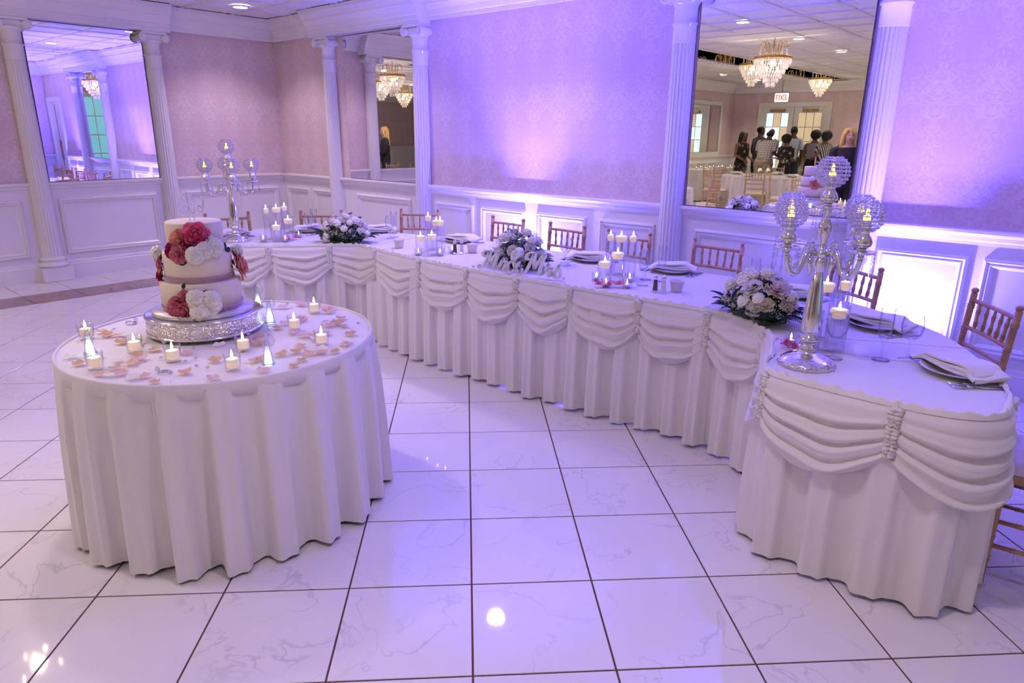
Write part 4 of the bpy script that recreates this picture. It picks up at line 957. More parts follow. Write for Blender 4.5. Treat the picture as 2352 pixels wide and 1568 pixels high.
CARN = [carnation_mesh(.030, 4), carnation_mesh(.024, 5)]
LEAF, FERN = leaf_mesh(.055, .016), fern_mesh(.11)
FM = {}
def fmesh(kind, i, mat):
    k = (kind, i, mat)
    if k not in FM: FM[k] = with_mat({'rose': ROSE, 'carn': CARN, 'leaf': [LEAF], 'fern': [FERN]}[kind][i], mat)
    return FM[k]
def put(name, me, parent, loc, nrm, spin=0, sc=1):
    o = bpy.data.objects.new(name, me); COL.objects.link(o); o.parent = parent; o.location = loc
    q = Vector((0, 0, 1)).rotation_difference(Vector(nrm)); o.rotation_mode = 'QUATERNION'; o.rotation_quaternion = q @ Matrix.Rotation(spin, 3, 'Z').to_quaternion(); o.scale = (sc,)*3; return o
def centrepiece(loc, rz, L, Wd, H, label, seed, cream, hero=()):
    rr = random.Random(seed); t = thing('flower_centrepiece', loc, label, 'flowers', 'flower centrepieces on the head table', rz)
    mb = MB(); mb.ball((0, 0, H*.28), (L*.36, Wd*.36, H*.36), 16, 8); mb.build('foliage_core', 'leaf_dark', t)
    mb = MB(); mb.rbox(-L*.26, L*.26, -Wd*.25, Wd*.25, 0, .03, .006); mb.build('tray', 'leaf_grey', t)
    # ferns fan out low
    for i in range(26):
        a = 2*PI*i/26+rr.uniform(-.1, .1); e = rr.uniform(.38, .5); p = (L*e*math.cos(a)*.62, Wd*e*math.sin(a)*.62, .02+rr.uniform(0, .03))
        o = bpy.data.objects.new('fern_leaf', fmesh('fern', 0, 'leaf_dark')); COL.objects.link(o); o.parent = t; o.location = p
        o.rotation_euler = (rr.uniform(-.05, .35), rr.uniform(-.3, .3), math.atan2(Wd*math.sin(a), L*math.cos(a))-PI/2); s = rr.uniform(.85, 1.35)*(1.0 if abs(math.cos(a)) < .7 else 1.25); o.scale = (s, s, s)
    dirs = []
    def dome(a, e): return Vector((L*.43*math.cos(a)*math.cos(e), Wd*.43*math.sin(a)*math.cos(e), H*.18+H*.68*math.sin(e)))
    def free(p, d):
        for q, dd in dirs:
            if (p-q).length < (d+dd)*.78: return False
        dirs.append((p, d)); return True
    cand = []
    for ha, he, hs, hm in hero:
        p = dome(ha-rz, he); free(p, .03*hs); n = Vector((p.x/L**2, p.y/Wd**2, (p.z-H*.1)/H**2*.6)).normalized(); put('rose', fmesh('rose', 0, hm), t, p-n*.014, n, ha, hs)
    for size, n in ((.030, 11), (.026, 16), (.017, 18)):
        tries = 0; got = 0
        while got < n and tries < 400:
            tries += 1; a = rr.uniform(0, 2*PI); e = math.asin(rr.uniform(.05, 1)); p = dome(a, e)
            if free(p, size): cand.append((p, size)); got += 1
    for k, (p, size) in enumerate(cand):
        n = Vector((p.x/L**2, p.y/Wd**2, (p.z-H*.1)/H**2*.6)).normalized()
        if size == .030: me, nm = (fmesh('rose', 0, 'petal_blush' if cream and k % 2 else 'petal_white'), 'rose')
        elif size == .026: me, nm = (fmesh('carn', k % 2, 'carnation_white'), 'carnation')
        else: me, nm = (fmesh('rose', 2, 'petal_cream' if k % 3 else 'petal_white'), 'rosebud')
        put(nm, me, t, p-n*.016, n, rr.uniform(0, 6), rr.uniform(.95, 1.15))
    for i in range(22):
        a = rr.uniform(0, 2*PI); e = rr.uniform(.1, 1.4); p = dome(a, e)*1.0; n = Vector((p.x/L**2, p.y/Wd**2, .3/H)).normalized()
        v = Vector((rr.uniform(-1, 1), rr.uniform(-1, 1), rr.uniform(.2, 1))).normalized(); put('leaf', fmesh('leaf', 0, 'leaf_grey' if i % 2 else 'leaf_dark'), t, p-n*.01, v, rr.uniform(0, 6), rr.uniform(.7, 1.2))
    # baby's breath, uncountable: one piece of stuff
    mb = MB()
    for i in range(190):
        a = rr.uniform(0, 2*PI); e = math.asin(rr.uniform(.0, 1)); p = dome(a, e)*rr.uniform(.98, 1.08); n = Vector((p.x, p.y, p.z)).normalized()
        for k in range(9):
            q = p+Vector((rr.gauss(0, .013), rr.gauss(0, .013), rr.gauss(.004, .010))); octa(mb, q, rr.uniform(.0022, .0038))
    mb.build('babys_breath', 'petal_white', t, kind='stuff'); return t
centrepiece((-3.07, 1.70, TH), .75, .44, .29, .25, 'far white flower centrepiece with ferns near the corner candles', 21, False)
centrepiece((-1.39, 1.87, TH), .12, .44, .28, .28, 'white flower centrepiece behind the Mr and Mrs sign', 22, False)
centrepiece((.32, 1.66, TH), -.55, .46, .32, .27, 'white rose centrepiece with ferns beside the large candelabra', 23, True, [(-1.75, .75, 1.45, 'petal_white'), (-.75, .80, 1.55, 'petal_blush'), (-1.2, .35, 1.05, 'petal_cream'), (-1.55, .2, 1.15, 'petal_white'), (-.45, .35, 1.0, 'petal_cream')])
# pink fluffy blossoms at the candle clusters
_bl = MB(); _r = random.Random(4)
for k in range(26):
    p = Vector((_r.gauss(0, .011), _r.gauss(0, .011), .012+abs(_r.gauss(0, .008)))); petal(_bl, T(*p) @ Rz(_r.uniform(0, 6)) @ Rx(_r.uniform(.2, 1.3)), .007, .013, .003, .002, 3, 3)
_bl = _bl.mesh('pink_blossom'); _bl.materials.append(MAT['petal_pinkfuzzy'])
for (x, y), lab in (((-3.47, 1.50), 'larger pink silk blossom beside the far candles'), ((-3.42, 1.40), 'smaller pink silk blossom in front of the far candles'), ((-.645, 1.715), 'left pink silk blossom at the front of the candle cluster'), ((-.59, 1.735), 'middle pink silk blossom at the front of the candle cluster'), ((-.56, 1.80), 'large pink silk blossom next to the right tealight'), ((.60, 1.275), 'pink silk blossom at the foot of the large candelabra'), ((.64, 1.245), 'second pink silk blossom against the candelabra foot')):
    single('silk_blossom', _bl, (x, y, TH), x*5, lab, 'flower', 'pink silk blossoms').scale = (1.2,)*3
# ================================================================ WEDDING CAKE
KX, KY = -1.418, -.232
st = thing('cake_stand', (KX, KY, TH+.001), 'round hammered silver cake stand on the skirted table', 'cake stand')
mb = MB(); mb.lathe([(.232, .016), (.235, .020), (.235, .082), (.232, .086)], 96, cap=False); mb.build('hammered_band', 'hammered_silver', st)
mb = MB(); mb.lathe([(.235, .080), (.240, .083), (.240, .090), (.232, .093), (.0001, .093)], 96, cap=False); mb.lathe([(.0001, .018), (.233, .014), (.239, .014), (.239, .022), (.234, .024)], 96, cap=False); mb.build('stand_plate', 'silver', st)
for k in range(4):
    a = k*PI/2+.35; mb = MB(); mb.tube([(.215*math.cos(a), .215*math.sin(a), .03), (.225*math.cos(a), .225*math.sin(a), .012), (.228*math.cos(a), .228*math.sin(a), 0)], [.022, .018, .010], 8); mb.build('foot', 'hammered_silver', st)
ck = thing('wedding_cake', (KX, KY, TH+.0945), 'three tier white wedding cake with pink and white flowers', 'cake')
mb = MB(); mb.lathe([(.0001, 0), (.206, 0), (.208, .003), (.208, .016), (.206, .019), (.0001, .019)], 96, cap=False); mb.build('cake_board', 'glitter_board', ck)
z = .019
TIER = []
for r, h in ((.163, .124), (.137, .124), (.113, .124)):
    mb = MB(); mb.lathe([(.0001, z), (r, z), (r, z+h-.008), (r-.002, z+h-.003), (r-.007, z+h), (.0001, z+h)], 96, cap=False); o = mb.build('tier', 'frosting', ck)
    mb = MB(); mb.lathe([(r+.0012, z+.002), (r+.0018, z+.003), (r+.0018, z+.024), (r+.0012, z+.025)], 96, cap=False); mb.build('ribbon', 'ribbon_pink', o)
    mb = MB()
    for row in range(3):
        n = int(2*PI*r/.0058)
        for i in range(n):
            a = 2*PI*i/n; octa(mb, ((r+.0025)*math.cos(a), (r+.0025)*math.sin(a), z+.0045+row*.0055), .0023)
    mb.build('rhinestone_band', 'rhinestone', o, kind='stuff')
    TIER.append((r, z, h)); z += h
ang0 = math.atan2(CP.y-KY, CP.x-KX)
def on_cake(tier, da, dz, name, me, sc=1, out=.0, spin=0):
    r, zz, h = TIER[tier]; a = ang0+da; n = Vector((math.cos(a), math.sin(a), .18)); put(name, me, ck, ((r+out)*math.cos(a), (r+out)*math.sin(a), zz+dz), n, spin, sc)
P_ = lambda k, i, m: fmesh(k, i, m)
# +da is to the right in the photograph
# middle spray over the top/middle tiers
on_cake(2, -.52, .055, 'peony', P_('rose', 0, 'petal_coral'), 1.25, .0); on_cake(2, .02, .076, 'peony', P_('rose', 0, 'petal_hotpink'), 1.5, .0)
on_cake(2, -.22, .036, 'peony', P_('rose', 0, 'petal_magenta'), 1.1, .004); on_cake(2, -.80, .012, 'peony', P_('rose', 0, 'petal_magenta'), 1.0, .012); on_cake(2, -.50, .002, 'peony', P_('rose', 0, 'petal_rose'), 1.1, .026)
on_cake(2, -.05, -.004, 'carnation', P_('carn', 0, 'carnation_white'), 1.15, .026); on_cake(2, .22, .014, 'carnation', P_('carn', 0, 'carnation_white'), 1.1, .018); on_cake(2, .50, .020, 'carnation', P_('carn', 0, 'carnation_white'), 1.2, .012); on_cake(2, .42, .046, 'carnation', P_('carn', 1, 'carnation_white'), 1.0, .0)
on_cake(2, .80, .006, 'leaf', P_('leaf', 0, 'leaf_dark'), .7, .028, 1.2); on_cake(2, .95, .0, 'leaf', P_('leaf', 0, 'leaf_dark'), .75, .024, .6); on_cake(2, -.32, -.032, 'leaf', P_('leaf', 0, 'leaf_dark'), .6, .028, 2.6); on_cake(2, -.18, .072, 'leaf', P_('leaf', 0, 'leaf_dark'), .75, .002, .2)
# bottom spray
on_cake(0, -.42, .078, 'rose', P_('rose', 1, 'petal_rose'), 1.1); on_cake(0, -.50, .052, 'peony', P_('rose', 0, 'petal_magenta'), .95); on_cake(0, -.62, .032, 'peony', P_('rose', 0, 'petal_rose'), 1.25, .006); on_cake(0, -.44, .014, 'peony', P_('rose', 0, 'petal_rose'), 1.3, .014); on_cake(0, -.66, .008, 'rose', P_('rose', 1, 'petal_hotpink'), 1.1, .010)
on_cake(0, -.14, .070, 'carnation', P_('carn', 0, 'carnation_white'), 1.15); on_cake(0, -.16, .044, 'carnation', P_('carn', 1, 'carnation_white'), 1.1, .006); on_cake(0, .16, .058, 'carnation', P_('carn', 0, 'carnation_white'), 1.2); on_cake(0, .20, .034, 'carnation', P_('carn', 0, 'carnation_white'), 1.05, .005); on_cake(0, -.10, .012, 'carnation', P_('carn', 0, 'carnation_white'), 1.15, .014); on_cake(0, .14, .010, 'carnation', P_('carn', 1, 'carnation_white'), 1.05, .012)
on_cake(0, -.46, .105, 'leaf', P_('leaf', 0, 'leaf_dark'), .55, .0, .4); on_cake(0, .02, .098, 'leaf', P_('leaf', 0, 'leaf_dark'), .5, .0, 5.6)
# side sprays on the middle tier
on_cake(1, 1.50, .040, 'tulip', P_('rose', 0, 'petal_coral'), 1.7, .018); on_cake(1, 1.62, .070, 'rosebud', P_('rose', 1, 'petal_rose'), 1.4, .010); on_cake(1, 1.70, .105, 'carnation', P_('carn', 0, 'carnation_white'), 1.0, .01); on_cake(1, 1.30, .075, 'leaf', P_('leaf', 0, 'leaf_dark'), .8, .0, .1); on_cake(1, 1.35, .035, 'leaf', P_('leaf', 0, 'leaf_dark'), .6, .0, 3)
on_cake(1, -1.62, .070, 'rosebud', P_('rose', 1, 'petal_rose'), 1.2, .006); on_cake(1, -1.58, .044, 'rosebud', P_('rose', 1, 'petal_coral'), 1.0, .006); on_cake(1, -1.66, .018, 'peony', P_('rose', 0, 'petal_magenta'), .95, .010); on_cake(1, -1.75, .110, 'carnation', P_('carn', 0, 'carnation_white'), 1.0, .006); on_cake(1, -1.40, .05, 'leaf', P_('leaf', 0, 'leaf_dark'), .6, 0, .4)
# crystal monogram topper
tp = MB(); zt = z; RT = Matrix.Translation((0, 0, zt)) @ Rz(ang0+PI/2)
def beadline(P, n=9, s=.0040):
    for q in bez([(a, b) for a, b in P], n): octa(tp, tuple(RT @ Vector((q.x, 0, q.y))), s)
beadline([(-.045, .085), (-.052, .045), (-.03, .025), (-.012, .05), (-.010, .085), (-.008, .05), (.004, .028), (.012, .05), (.004, .10), (-.012, .115), (-.028, .10), (-.02, .07)])
beadline([(.022, .09), (.036, .098), (.046, .08), (.040, .055), (.028, .06), (.024, .045), (.036, .03), (.048, .055), (.052, .085)])
beadline([(-.012, .0), (-.012, .03), (-.010, .085)], 6); beadline([(.006, 0), (.004, .03)], 6)
tp.build('monogram_topper', 'rhinestone', ck)
# ================================================================ CAKE TABLE DECORATIONS
def votive(loc, label):
    t = thing('votive_candle', loc, label, 'candle', 'votive candles around the cake')
    mb = MB(); mb.lathe([(.0001, .0), (.027, .0), (.028, .003), (.0315, .066), (.0300, .066), (.0265, .012), (.0001, .012)], 28, cap=False); mb.build('glass_cup', 'glass', t)
    mb = MB(); mb.lathe([(.0001, .0125), (.0225, .0125), (.0235, .044), (.0215, .0455), (.0001, .0445)], 24, cap=False); mb.build('wax', 'wax', t); flame_parts(t, .0448, 1.0); return t
V9 = [((-1.653, -.638), 'votive candle at the far left table rim, behind a lit angel'), ((-1.208, -.753), 'votive candle at the near left rim, in front of an angel'), ((-1.31, -.575), 'votive candle left of the silver stand'), ((-1.085, -.522), 'votive candle at the front left foot of the stand'), ((-.823, -.417), 'votive candle at the front rim between stand and glowing angel'), ((-1.012, -.274), 'votive candle against the right foot of the stand'), ((-1.138, .036), 'votive candle right of the paired angels'), ((-1.326, .262), 'votive candle farthest back on the cake table'), ((-.853, -.013), 'votive candle nearest the right table rim')]
for (x, y), lab in V9: votive((x, y, TH+.001), lab)
def angel(loc, label, rz):
    t = thing('angel_figurine', loc, label, 'figurine', 'lit angel figurines', rz)
    mb = MB(); mb.lathe([(.0001, 0), (.026, 0), (.026, .004), (.021, .012), (.0185, .035), (.013, .060), (.010, .070), (.0125, .078), (.011, .086), (.006, .090)], 10, smooth=False); mb.build('gown', 'crystal', t)
    mb = MB(); mb.lathe([(.0001, .004), (.0145, .006), (.013, .03), (.008, .052), (.0001, .058)], 14, cap=False); mb.build('light_core', 'led_white', t)
    mb = MB(); mb.ball((0, 0, .098), (.0085, .0085, .010), 10, 8); mb.build('head', 'crystal', t)
    for s in (-1, 1):
        mb = MB(); mb.grid(lambda u, v, s=s: (.008+.006*math.sin(PI*u), s*(.006+.026*math.sin(PI*(.1+.8*v))*u), .062+.055*v), 4, 6); mb.build('wing', 'crystal', t)
for (x, y), lab in (((-1.421, -.701), 'glowing glass angel behind the left votive'), ((-1.627, .134), 'glowing glass angel farthest back beside the cake'), ((-1.323, .023), 'glowing glass angel behind the stand, with blurred wings'), ((-.786, -.295), 'glowing glass angel standing alone at the front rim')):
    angel((x, y, TH+.001), lab, face(x, y)+PI)
def ring_prop(loc, label, rz):
    t = thing('diamond_ring_decoration', loc, label, 'decoration', 'oversized toy diamond rings', rz)
    mb = MB(); mb.tube([(.020*math.cos(a), .020*math.sin(a), .006+.004*math.sin(a)) for a in [2*PI*k/24 for k in range(24)]], .0032, 7, closed=True); mb.build('band', 'steel', t)
    mb = MB(); mb.lathe([(.0001, -.012), (.011, .002), (.008, .006), (.0001, .006)], 8, M=T(.032, 0, .012) @ Ry(PI/2), smooth=False, cap=False); mb.build('gem', 'crystal', t)
for (x, y), lab, a in (((-1.76, -.42), 'toy diamond ring near the far left rim', 2.2), ((-1.12, .19), 'toy diamond ring lying between the two right votives', .9), ((-.975, -.60), 'toy diamond ring near the front rim petals', 3.6)): ring_prop((x, y, TH+.001), lab, a)
# silk petals, each loose
pet = []
for mm in ('petal_peach', 'petal_tan', 'petal_lightpink', 'petal_white'):
    mb = MB(); mb.grid(lambda u, v: ((u-.5)*.040*math.sin(PI*(.1+.82*v))**.6, (v-.5)*.036, .0015+.007*((u-.5)**2*4*.6+(v-.5)**2*4*.8)), 6, 6); me = mb.mesh('silk_petal'); me.materials.append(MAT[mm]); pet.append(me)
placed = [(Vector(q[0]), .045) for q in V9]+[(Vector((KX, KY)), .265)]+[(Vector(p), .045) for p in ((-1.421, -.701), (-1.627, .134), (-1.323, .023), (-.786, -.295), (-1.76, -.42), (-1.12, .19), (-.975, -.60))]
LM = [(Vector(V9[i][0]), n_) for i, n_ in enumerate(('far left rim votive', 'near left rim votive', 'votive left of the stand', 'votive at the front left foot', 'front rim votive', 'votive at the right stand foot', 'votive right of the paired angels', 'farthest votive', 'right rim votive'))]+[(Vector((-.786, -.295)), 'angel alone at the front rim'), (Vector((-1.627, .134)), 'farthest glowing angel'), (Vector((-1.76, -.42)), 'toy ring at the far left rim'), (Vector((-1.12, .19)), 'toy ring between right votives'), (Vector((-.975, -.60)), 'toy ring at the front rim')]
ORD = ['nearest', 'second nearest', 'third nearest', 'fourth nearest', 'fifth nearest', 'sixth nearest', 'seventh nearest', 'eighth nearest']
loose = {}
def note(o, word, p):
    q = min(LM, key=lambda m: (m[0]-p).length); loose.setdefault((word, q[1]), []).append(((q[0]-p).length, o))
rr = random.Random(12); lbl = ['peach silk petal lying on the cake table', 'tan silk petal lying on the cake table', 'pale pink silk petal lying on the cake table', 'white silk petal lying on the cake table']
got = 0; tr = 0
while got < 84 and tr < 6000:
    tr += 1; a = rr.uniform(0, 2*PI); d = CRD*.955*math.sqrt(rr.uniform(.02, 1)); p = Vector((CX+d*math.cos(a), CYY+d*math.sin(a)))
    if any((p-q).length < dd+.012 for q, dd in placed): continue
    placed.append((p, .018)); got += 1; k = rr.choice((0, 0, 1, 1, 2, 2, 3))
    o = single('silk_petal', pet[k], (p.x, p.y, TH+.001), rr.uniform(0, 6), lbl[k], 'petal', lbl[k]); o.rotation_euler = (rr.uniform(-.12, .12), rr.uniform(-.12, .12), rr.uniform(0, 6)); o.scale = (rr.uniform(1.0, 1.4),)*3; o.location.z += .0035; note(o, ('peach silk petal', 'tan silk petal', 'pale pink silk petal', 'white silk petal')[k], p); o['group'] = 'silk petals scattered on the cake table'
gm = MB(); gm.lathe([(.0001, 0), (.008, .007), (.006, .011), (.0001, .011)], 8, smooth=False, cap=False); gm = gm.mesh('acrylic_gem'); gm.materials.append(MAT['crystal'])
got = 0
while got < 16:
    a = rr.uniform(0, 2*PI); d = CRD*.93*math.sqrt(rr.uniform(.1, 1)); p = Vector((CX+d*math.cos(a), CYY+d*math.sin(a)))
    if any((p-q).length < dd+.008 for q, dd in placed): continue
    placed.append((p, .01)); got += 1; o = single('acrylic_gem', gm, (p.x, p.y, TH+.001), a, 'small clear acrylic gem among the silk petals', 'gem', 'acrylic gems on the cake table'); note(o, 'clear acrylic gem', p)
for (word, lm), L_ in loose.items():
    L_.sort(key=lambda q: q[0])
    for i, (_, o) in enumerate(L_): o['label'] = '%s, %s to the %s' % (word, ORD[min(i, 7)], lm)
# ---- LED uplights on the floor behind the table
for (x, y), lab in zip(UPLIGHTS, ('black LED uplight on the floor behind the head table centre', 'black LED uplight on the floor behind the candelabra wing')):
    t = thing('led_uplight', (x, y, 0), lab, 'stage light', 'violet LED uplights')
    mb = MB(); mb.lathe([(.0001, .02), (.07, .02), (.085, .04), (.085, .13), (.078, .13), (.075, .118)], 24, cap=False); mb.build('housing', 'black_plastic', t)
    mb = MB(); mb.lathe([(.075, .117), (.0001, .117)], 24, cap=False); mb.build('lens', 'led_white', t)
    mb = MB(); mb.tube([(-.095, 0, .08), (-.095, 0, .01), (0, .0, .008), (.095, 0, .01), (.095, 0, .08)], .008, 6); mb.build('bracket', 'black_plastic', t)
# ================================================================ THE REST OF THE ROOM (seen in the mirrors)
def chandelier(loc, label, s=1.0):
    t = thing('chandelier', loc, label, 'chandelier', 'crystal chandeliers')
    mb = MB(); mb.tube([(.25*s*math.cos(2*PI*k/32), .25*s*math.sin(2*PI*k/32), 0) for k in range(32)], .014*s, 8, closed=True, flat=1.4); mb.build('ring', 'brass', t)
    mb = MB()
    for k in range(10):
        a = 2*PI*k/10; P = [(.10, .0), (.10, .12), (.115, .19), (.15, .215), (.185, .19), (.195, .10)]
        mb.tube([(r*s*math.cos(a), r*s*math.sin(a), z*s) for r, z in P], .005*s, 5)
    mb.tube([(0, 0, -.36*s), (0, 0, CEIL-loc[2] if loc[2]+.05 < CEIL else .3)], .006, 6)
    for k in range(3): mb.tube([(.25*s*math.cos(a), .25*s*math.sin(a), -.0) if q else (0, 0, .0) for q, a in ((0, 0), (1, 2*PI*k/3))], .005, 5)
    mb.build('frame', 'brass', t)
    tiers = [(.25, -.01, 40, .09), (.215, -.095, 36, .065), (.18, -.16, 30, .065), (.14, -.225, 24, .06), (.10, -.285, 18, .06), (.06, -.34, 11, .065)]
    for k, (r, z, n, l) in enumerate(tiers):
        mb = MB()
        for i in range(n):
            a = 2*PI*(i+.5*(k % 2))/n; octa(mb, (r*s*math.cos(a), r*s*math.sin(a), (z-l/2)*s), .014*s, l*.62*s); octa(mb, (r*s*math.cos(a+PI/n), r*s*math.sin(a+PI/n), (z-.008)*s), .008*s)
        mb.build('crystal_tier', 'prism', t, kind='stuff')
    mb = MB()
    for i in range(10):
        a = 2*PI*i/10
        for q in range(6): octa(mb, (.19*s*math.cos(a), .19*s*math.sin(a), (.09-.016*q)*s), .008*s)
    mb.build('crystal_strands', 'prism', t, kind='stuff')
    for i in range(6):
        a = 2*PI*i/6; q_ = .15 if i % 2 else .08; mb = MB(); mb.ball((q_*s*math.cos(a), q_*s*math.sin(a), (-.055 if i % 2 else -.16)*s), (.017, .017, .030), 8, 6); mb.build('bulb', 'bulb', t)
    lamp('chandelier_light', 'POINT', (loc[0], loc[1], loc[2]-.08), CHAND_W if loc[0] < 1 else 6.0, (1, .80, .55), shadow_soft_size=.04)
for loc, lab in (((-2.68, -1.69, 2.68), 'pink-lit crystal chandelier hanging nearest the head table'), ((-4.47, -5.2, 2.93), 'crystal chandelier in the mirrored ceiling trough, left of the pink one'), ((-4.47, -9.2, 2.90), 'crystal chandelier in the mirrored trough near the exit sign'), ((-4.4, -.62, 2.68), 'crystal chandelier reflected in the narrow corner mirror'), ((.44, -5.0, 2.68), 'farther chandelier reflected in the narrow corner mirror'), ((1.93, 2.72, 2.64), 'crystal chandelier near the plain door, seen in the tall mirror'), ((5.2, 1.3, 2.66), 'smaller looking chandelier in front of the teal window')): chandelier(loc, lab)
# ---- guest tables and chairs
pale = None
def guest_chair(x, y, ang, label):
    global pale
    if pale is None:
        pale = make_chair('ballroom_chair', label, 'pale_wood', 'chairs at the guest tables'); pale.location = (x, y, 0); pale.rotation_euler = (0, 0, ang)
    else: copy_tree(pale, (x, y, 0), ang, label)
GT = [(-4.45, -6.3, .85, [20, 75, 130, 200, 260, 320], 'round guest table under the trough chandelier, seen behind pale chairs'), (-2.35, -4.75, .80, [50, 105, 160, 240, 300], 'round guest table in front of the standing guests, reflected'), (-4.45, -1.45, .72, [0, 150, 205, 255, 310], 'round guest table reflected in the narrow corner mirror'), (-.6, -7.6, .80, [40, 100, 180, 250], 'round guest table toward the far exit wall')]
for gi, (x, y, r, angs, lab) in enumerate(GT):
    GN = ('guest table under the trough chandelier', 'guest table before the standing guests', 'guest table in the narrow mirror', 'guest table toward the exit wall')[gi]
    round_table('guest_table', x, y, r, lab, 'guest tables', 30+gi, 26)
    for a in angs:
        a = math.radians(a); d = r+.24; guest_chair(x+d*math.cos(a), y+d*math.sin(a), a-PI/2, 'pale gold ballroom chair at the %s' % GN)
    for k in range(4):
        a = k*PI/2+.6; cylinder_vase((x+.12*math.cos(a), y+.12*math.sin(a), TH+.002), .035, .14+.05*(k % 2), .10, 'glass cylinder vase in the middle of the %s' % GN, 'guest table vases')
        floating_candle((x+.12*math.cos(a), y+.12*math.sin(a), TH+.106), .030, 'lit floating candle on the %s' % GN, 'guest table candles')
        b = k*PI/2+.1; single('dinner_plate', _pl, (x+(r-.2)*math.cos(b), y+(r-.2)*math.sin(b), TH+.003), b, 'white plate on the %s' % GN, 'plate', 'guest table plates'); single('napkin', _np, (x+(r-.2)*math.cos(b), y+(r-.2)*math.sin(b), TH+.003), b, 'folded napkin on the %s' % GN, 'napkin', 'guest table napkins')
        stem_glass('wine_glass', WINE, (x+(r-.34)*math.cos(b+.4), y+(r-.34)*math.sin(b+.4), TH+.003), 'wine glass on the %s' % GN, 'guest table glasses')
# ---- skirted side table with candles under the framed mirror
t = thing('side_table', (0, 0, 0), 'long skirted side table under the framed mirror, lit by candles', 'table')
sp = Path([(-7.12, -7.3), (-6.45, -7.3), (-6.45, -9.9), (-7.12, -9.9)][::-1]); mb = MB(); mb.box(-7.12, -6.45, -9.9, -7.3, TH-.03, TH); mb.build('table_top', 'cloth', t)
skirt(sp, 0, sp.len, TH, .012, .13, .03, random.Random(8)).build('skirt', 'skirt_cloth', t)
for k in range(9):
    x, y = -6.95+.13*(k % 3), -7.6-.25*k; tealight((x, y, TH), 'tealight glowing on the skirted side table', 'side table tealights')
# ---- beverage urn by the teal window
t = thing('beverage_urn', (5.6, 1.0, 0), 'dark urn on a stand against the teal window', 'urn')
mb = MB(); mb.lathe([(.0001, 1.0), (.10, 1.0), (.12, 1.02), (.14, 1.2), (.12, 1.38), (.06, 1.42), (.02, 1.46), (.0001, 1.47)], 20, cap=False); mb.build('body', 'black_plastic', t); mb = MB(); mb.tube([(.13, 0, 1.08), (.18, 0, 1.08), (.18, 0, 1.04)], .012, 6); mb.build('spigot', 'silver', t)
for k in range(4):
    a = k*PI/2+.4; mb = MB(); mb.tube([(.28*math.cos(a), .28*math.sin(a), 0), (.1*math.cos(a), .1*math.sin(a), 1.0)], .015, 6); mb.build('leg', 'black_plastic', t)
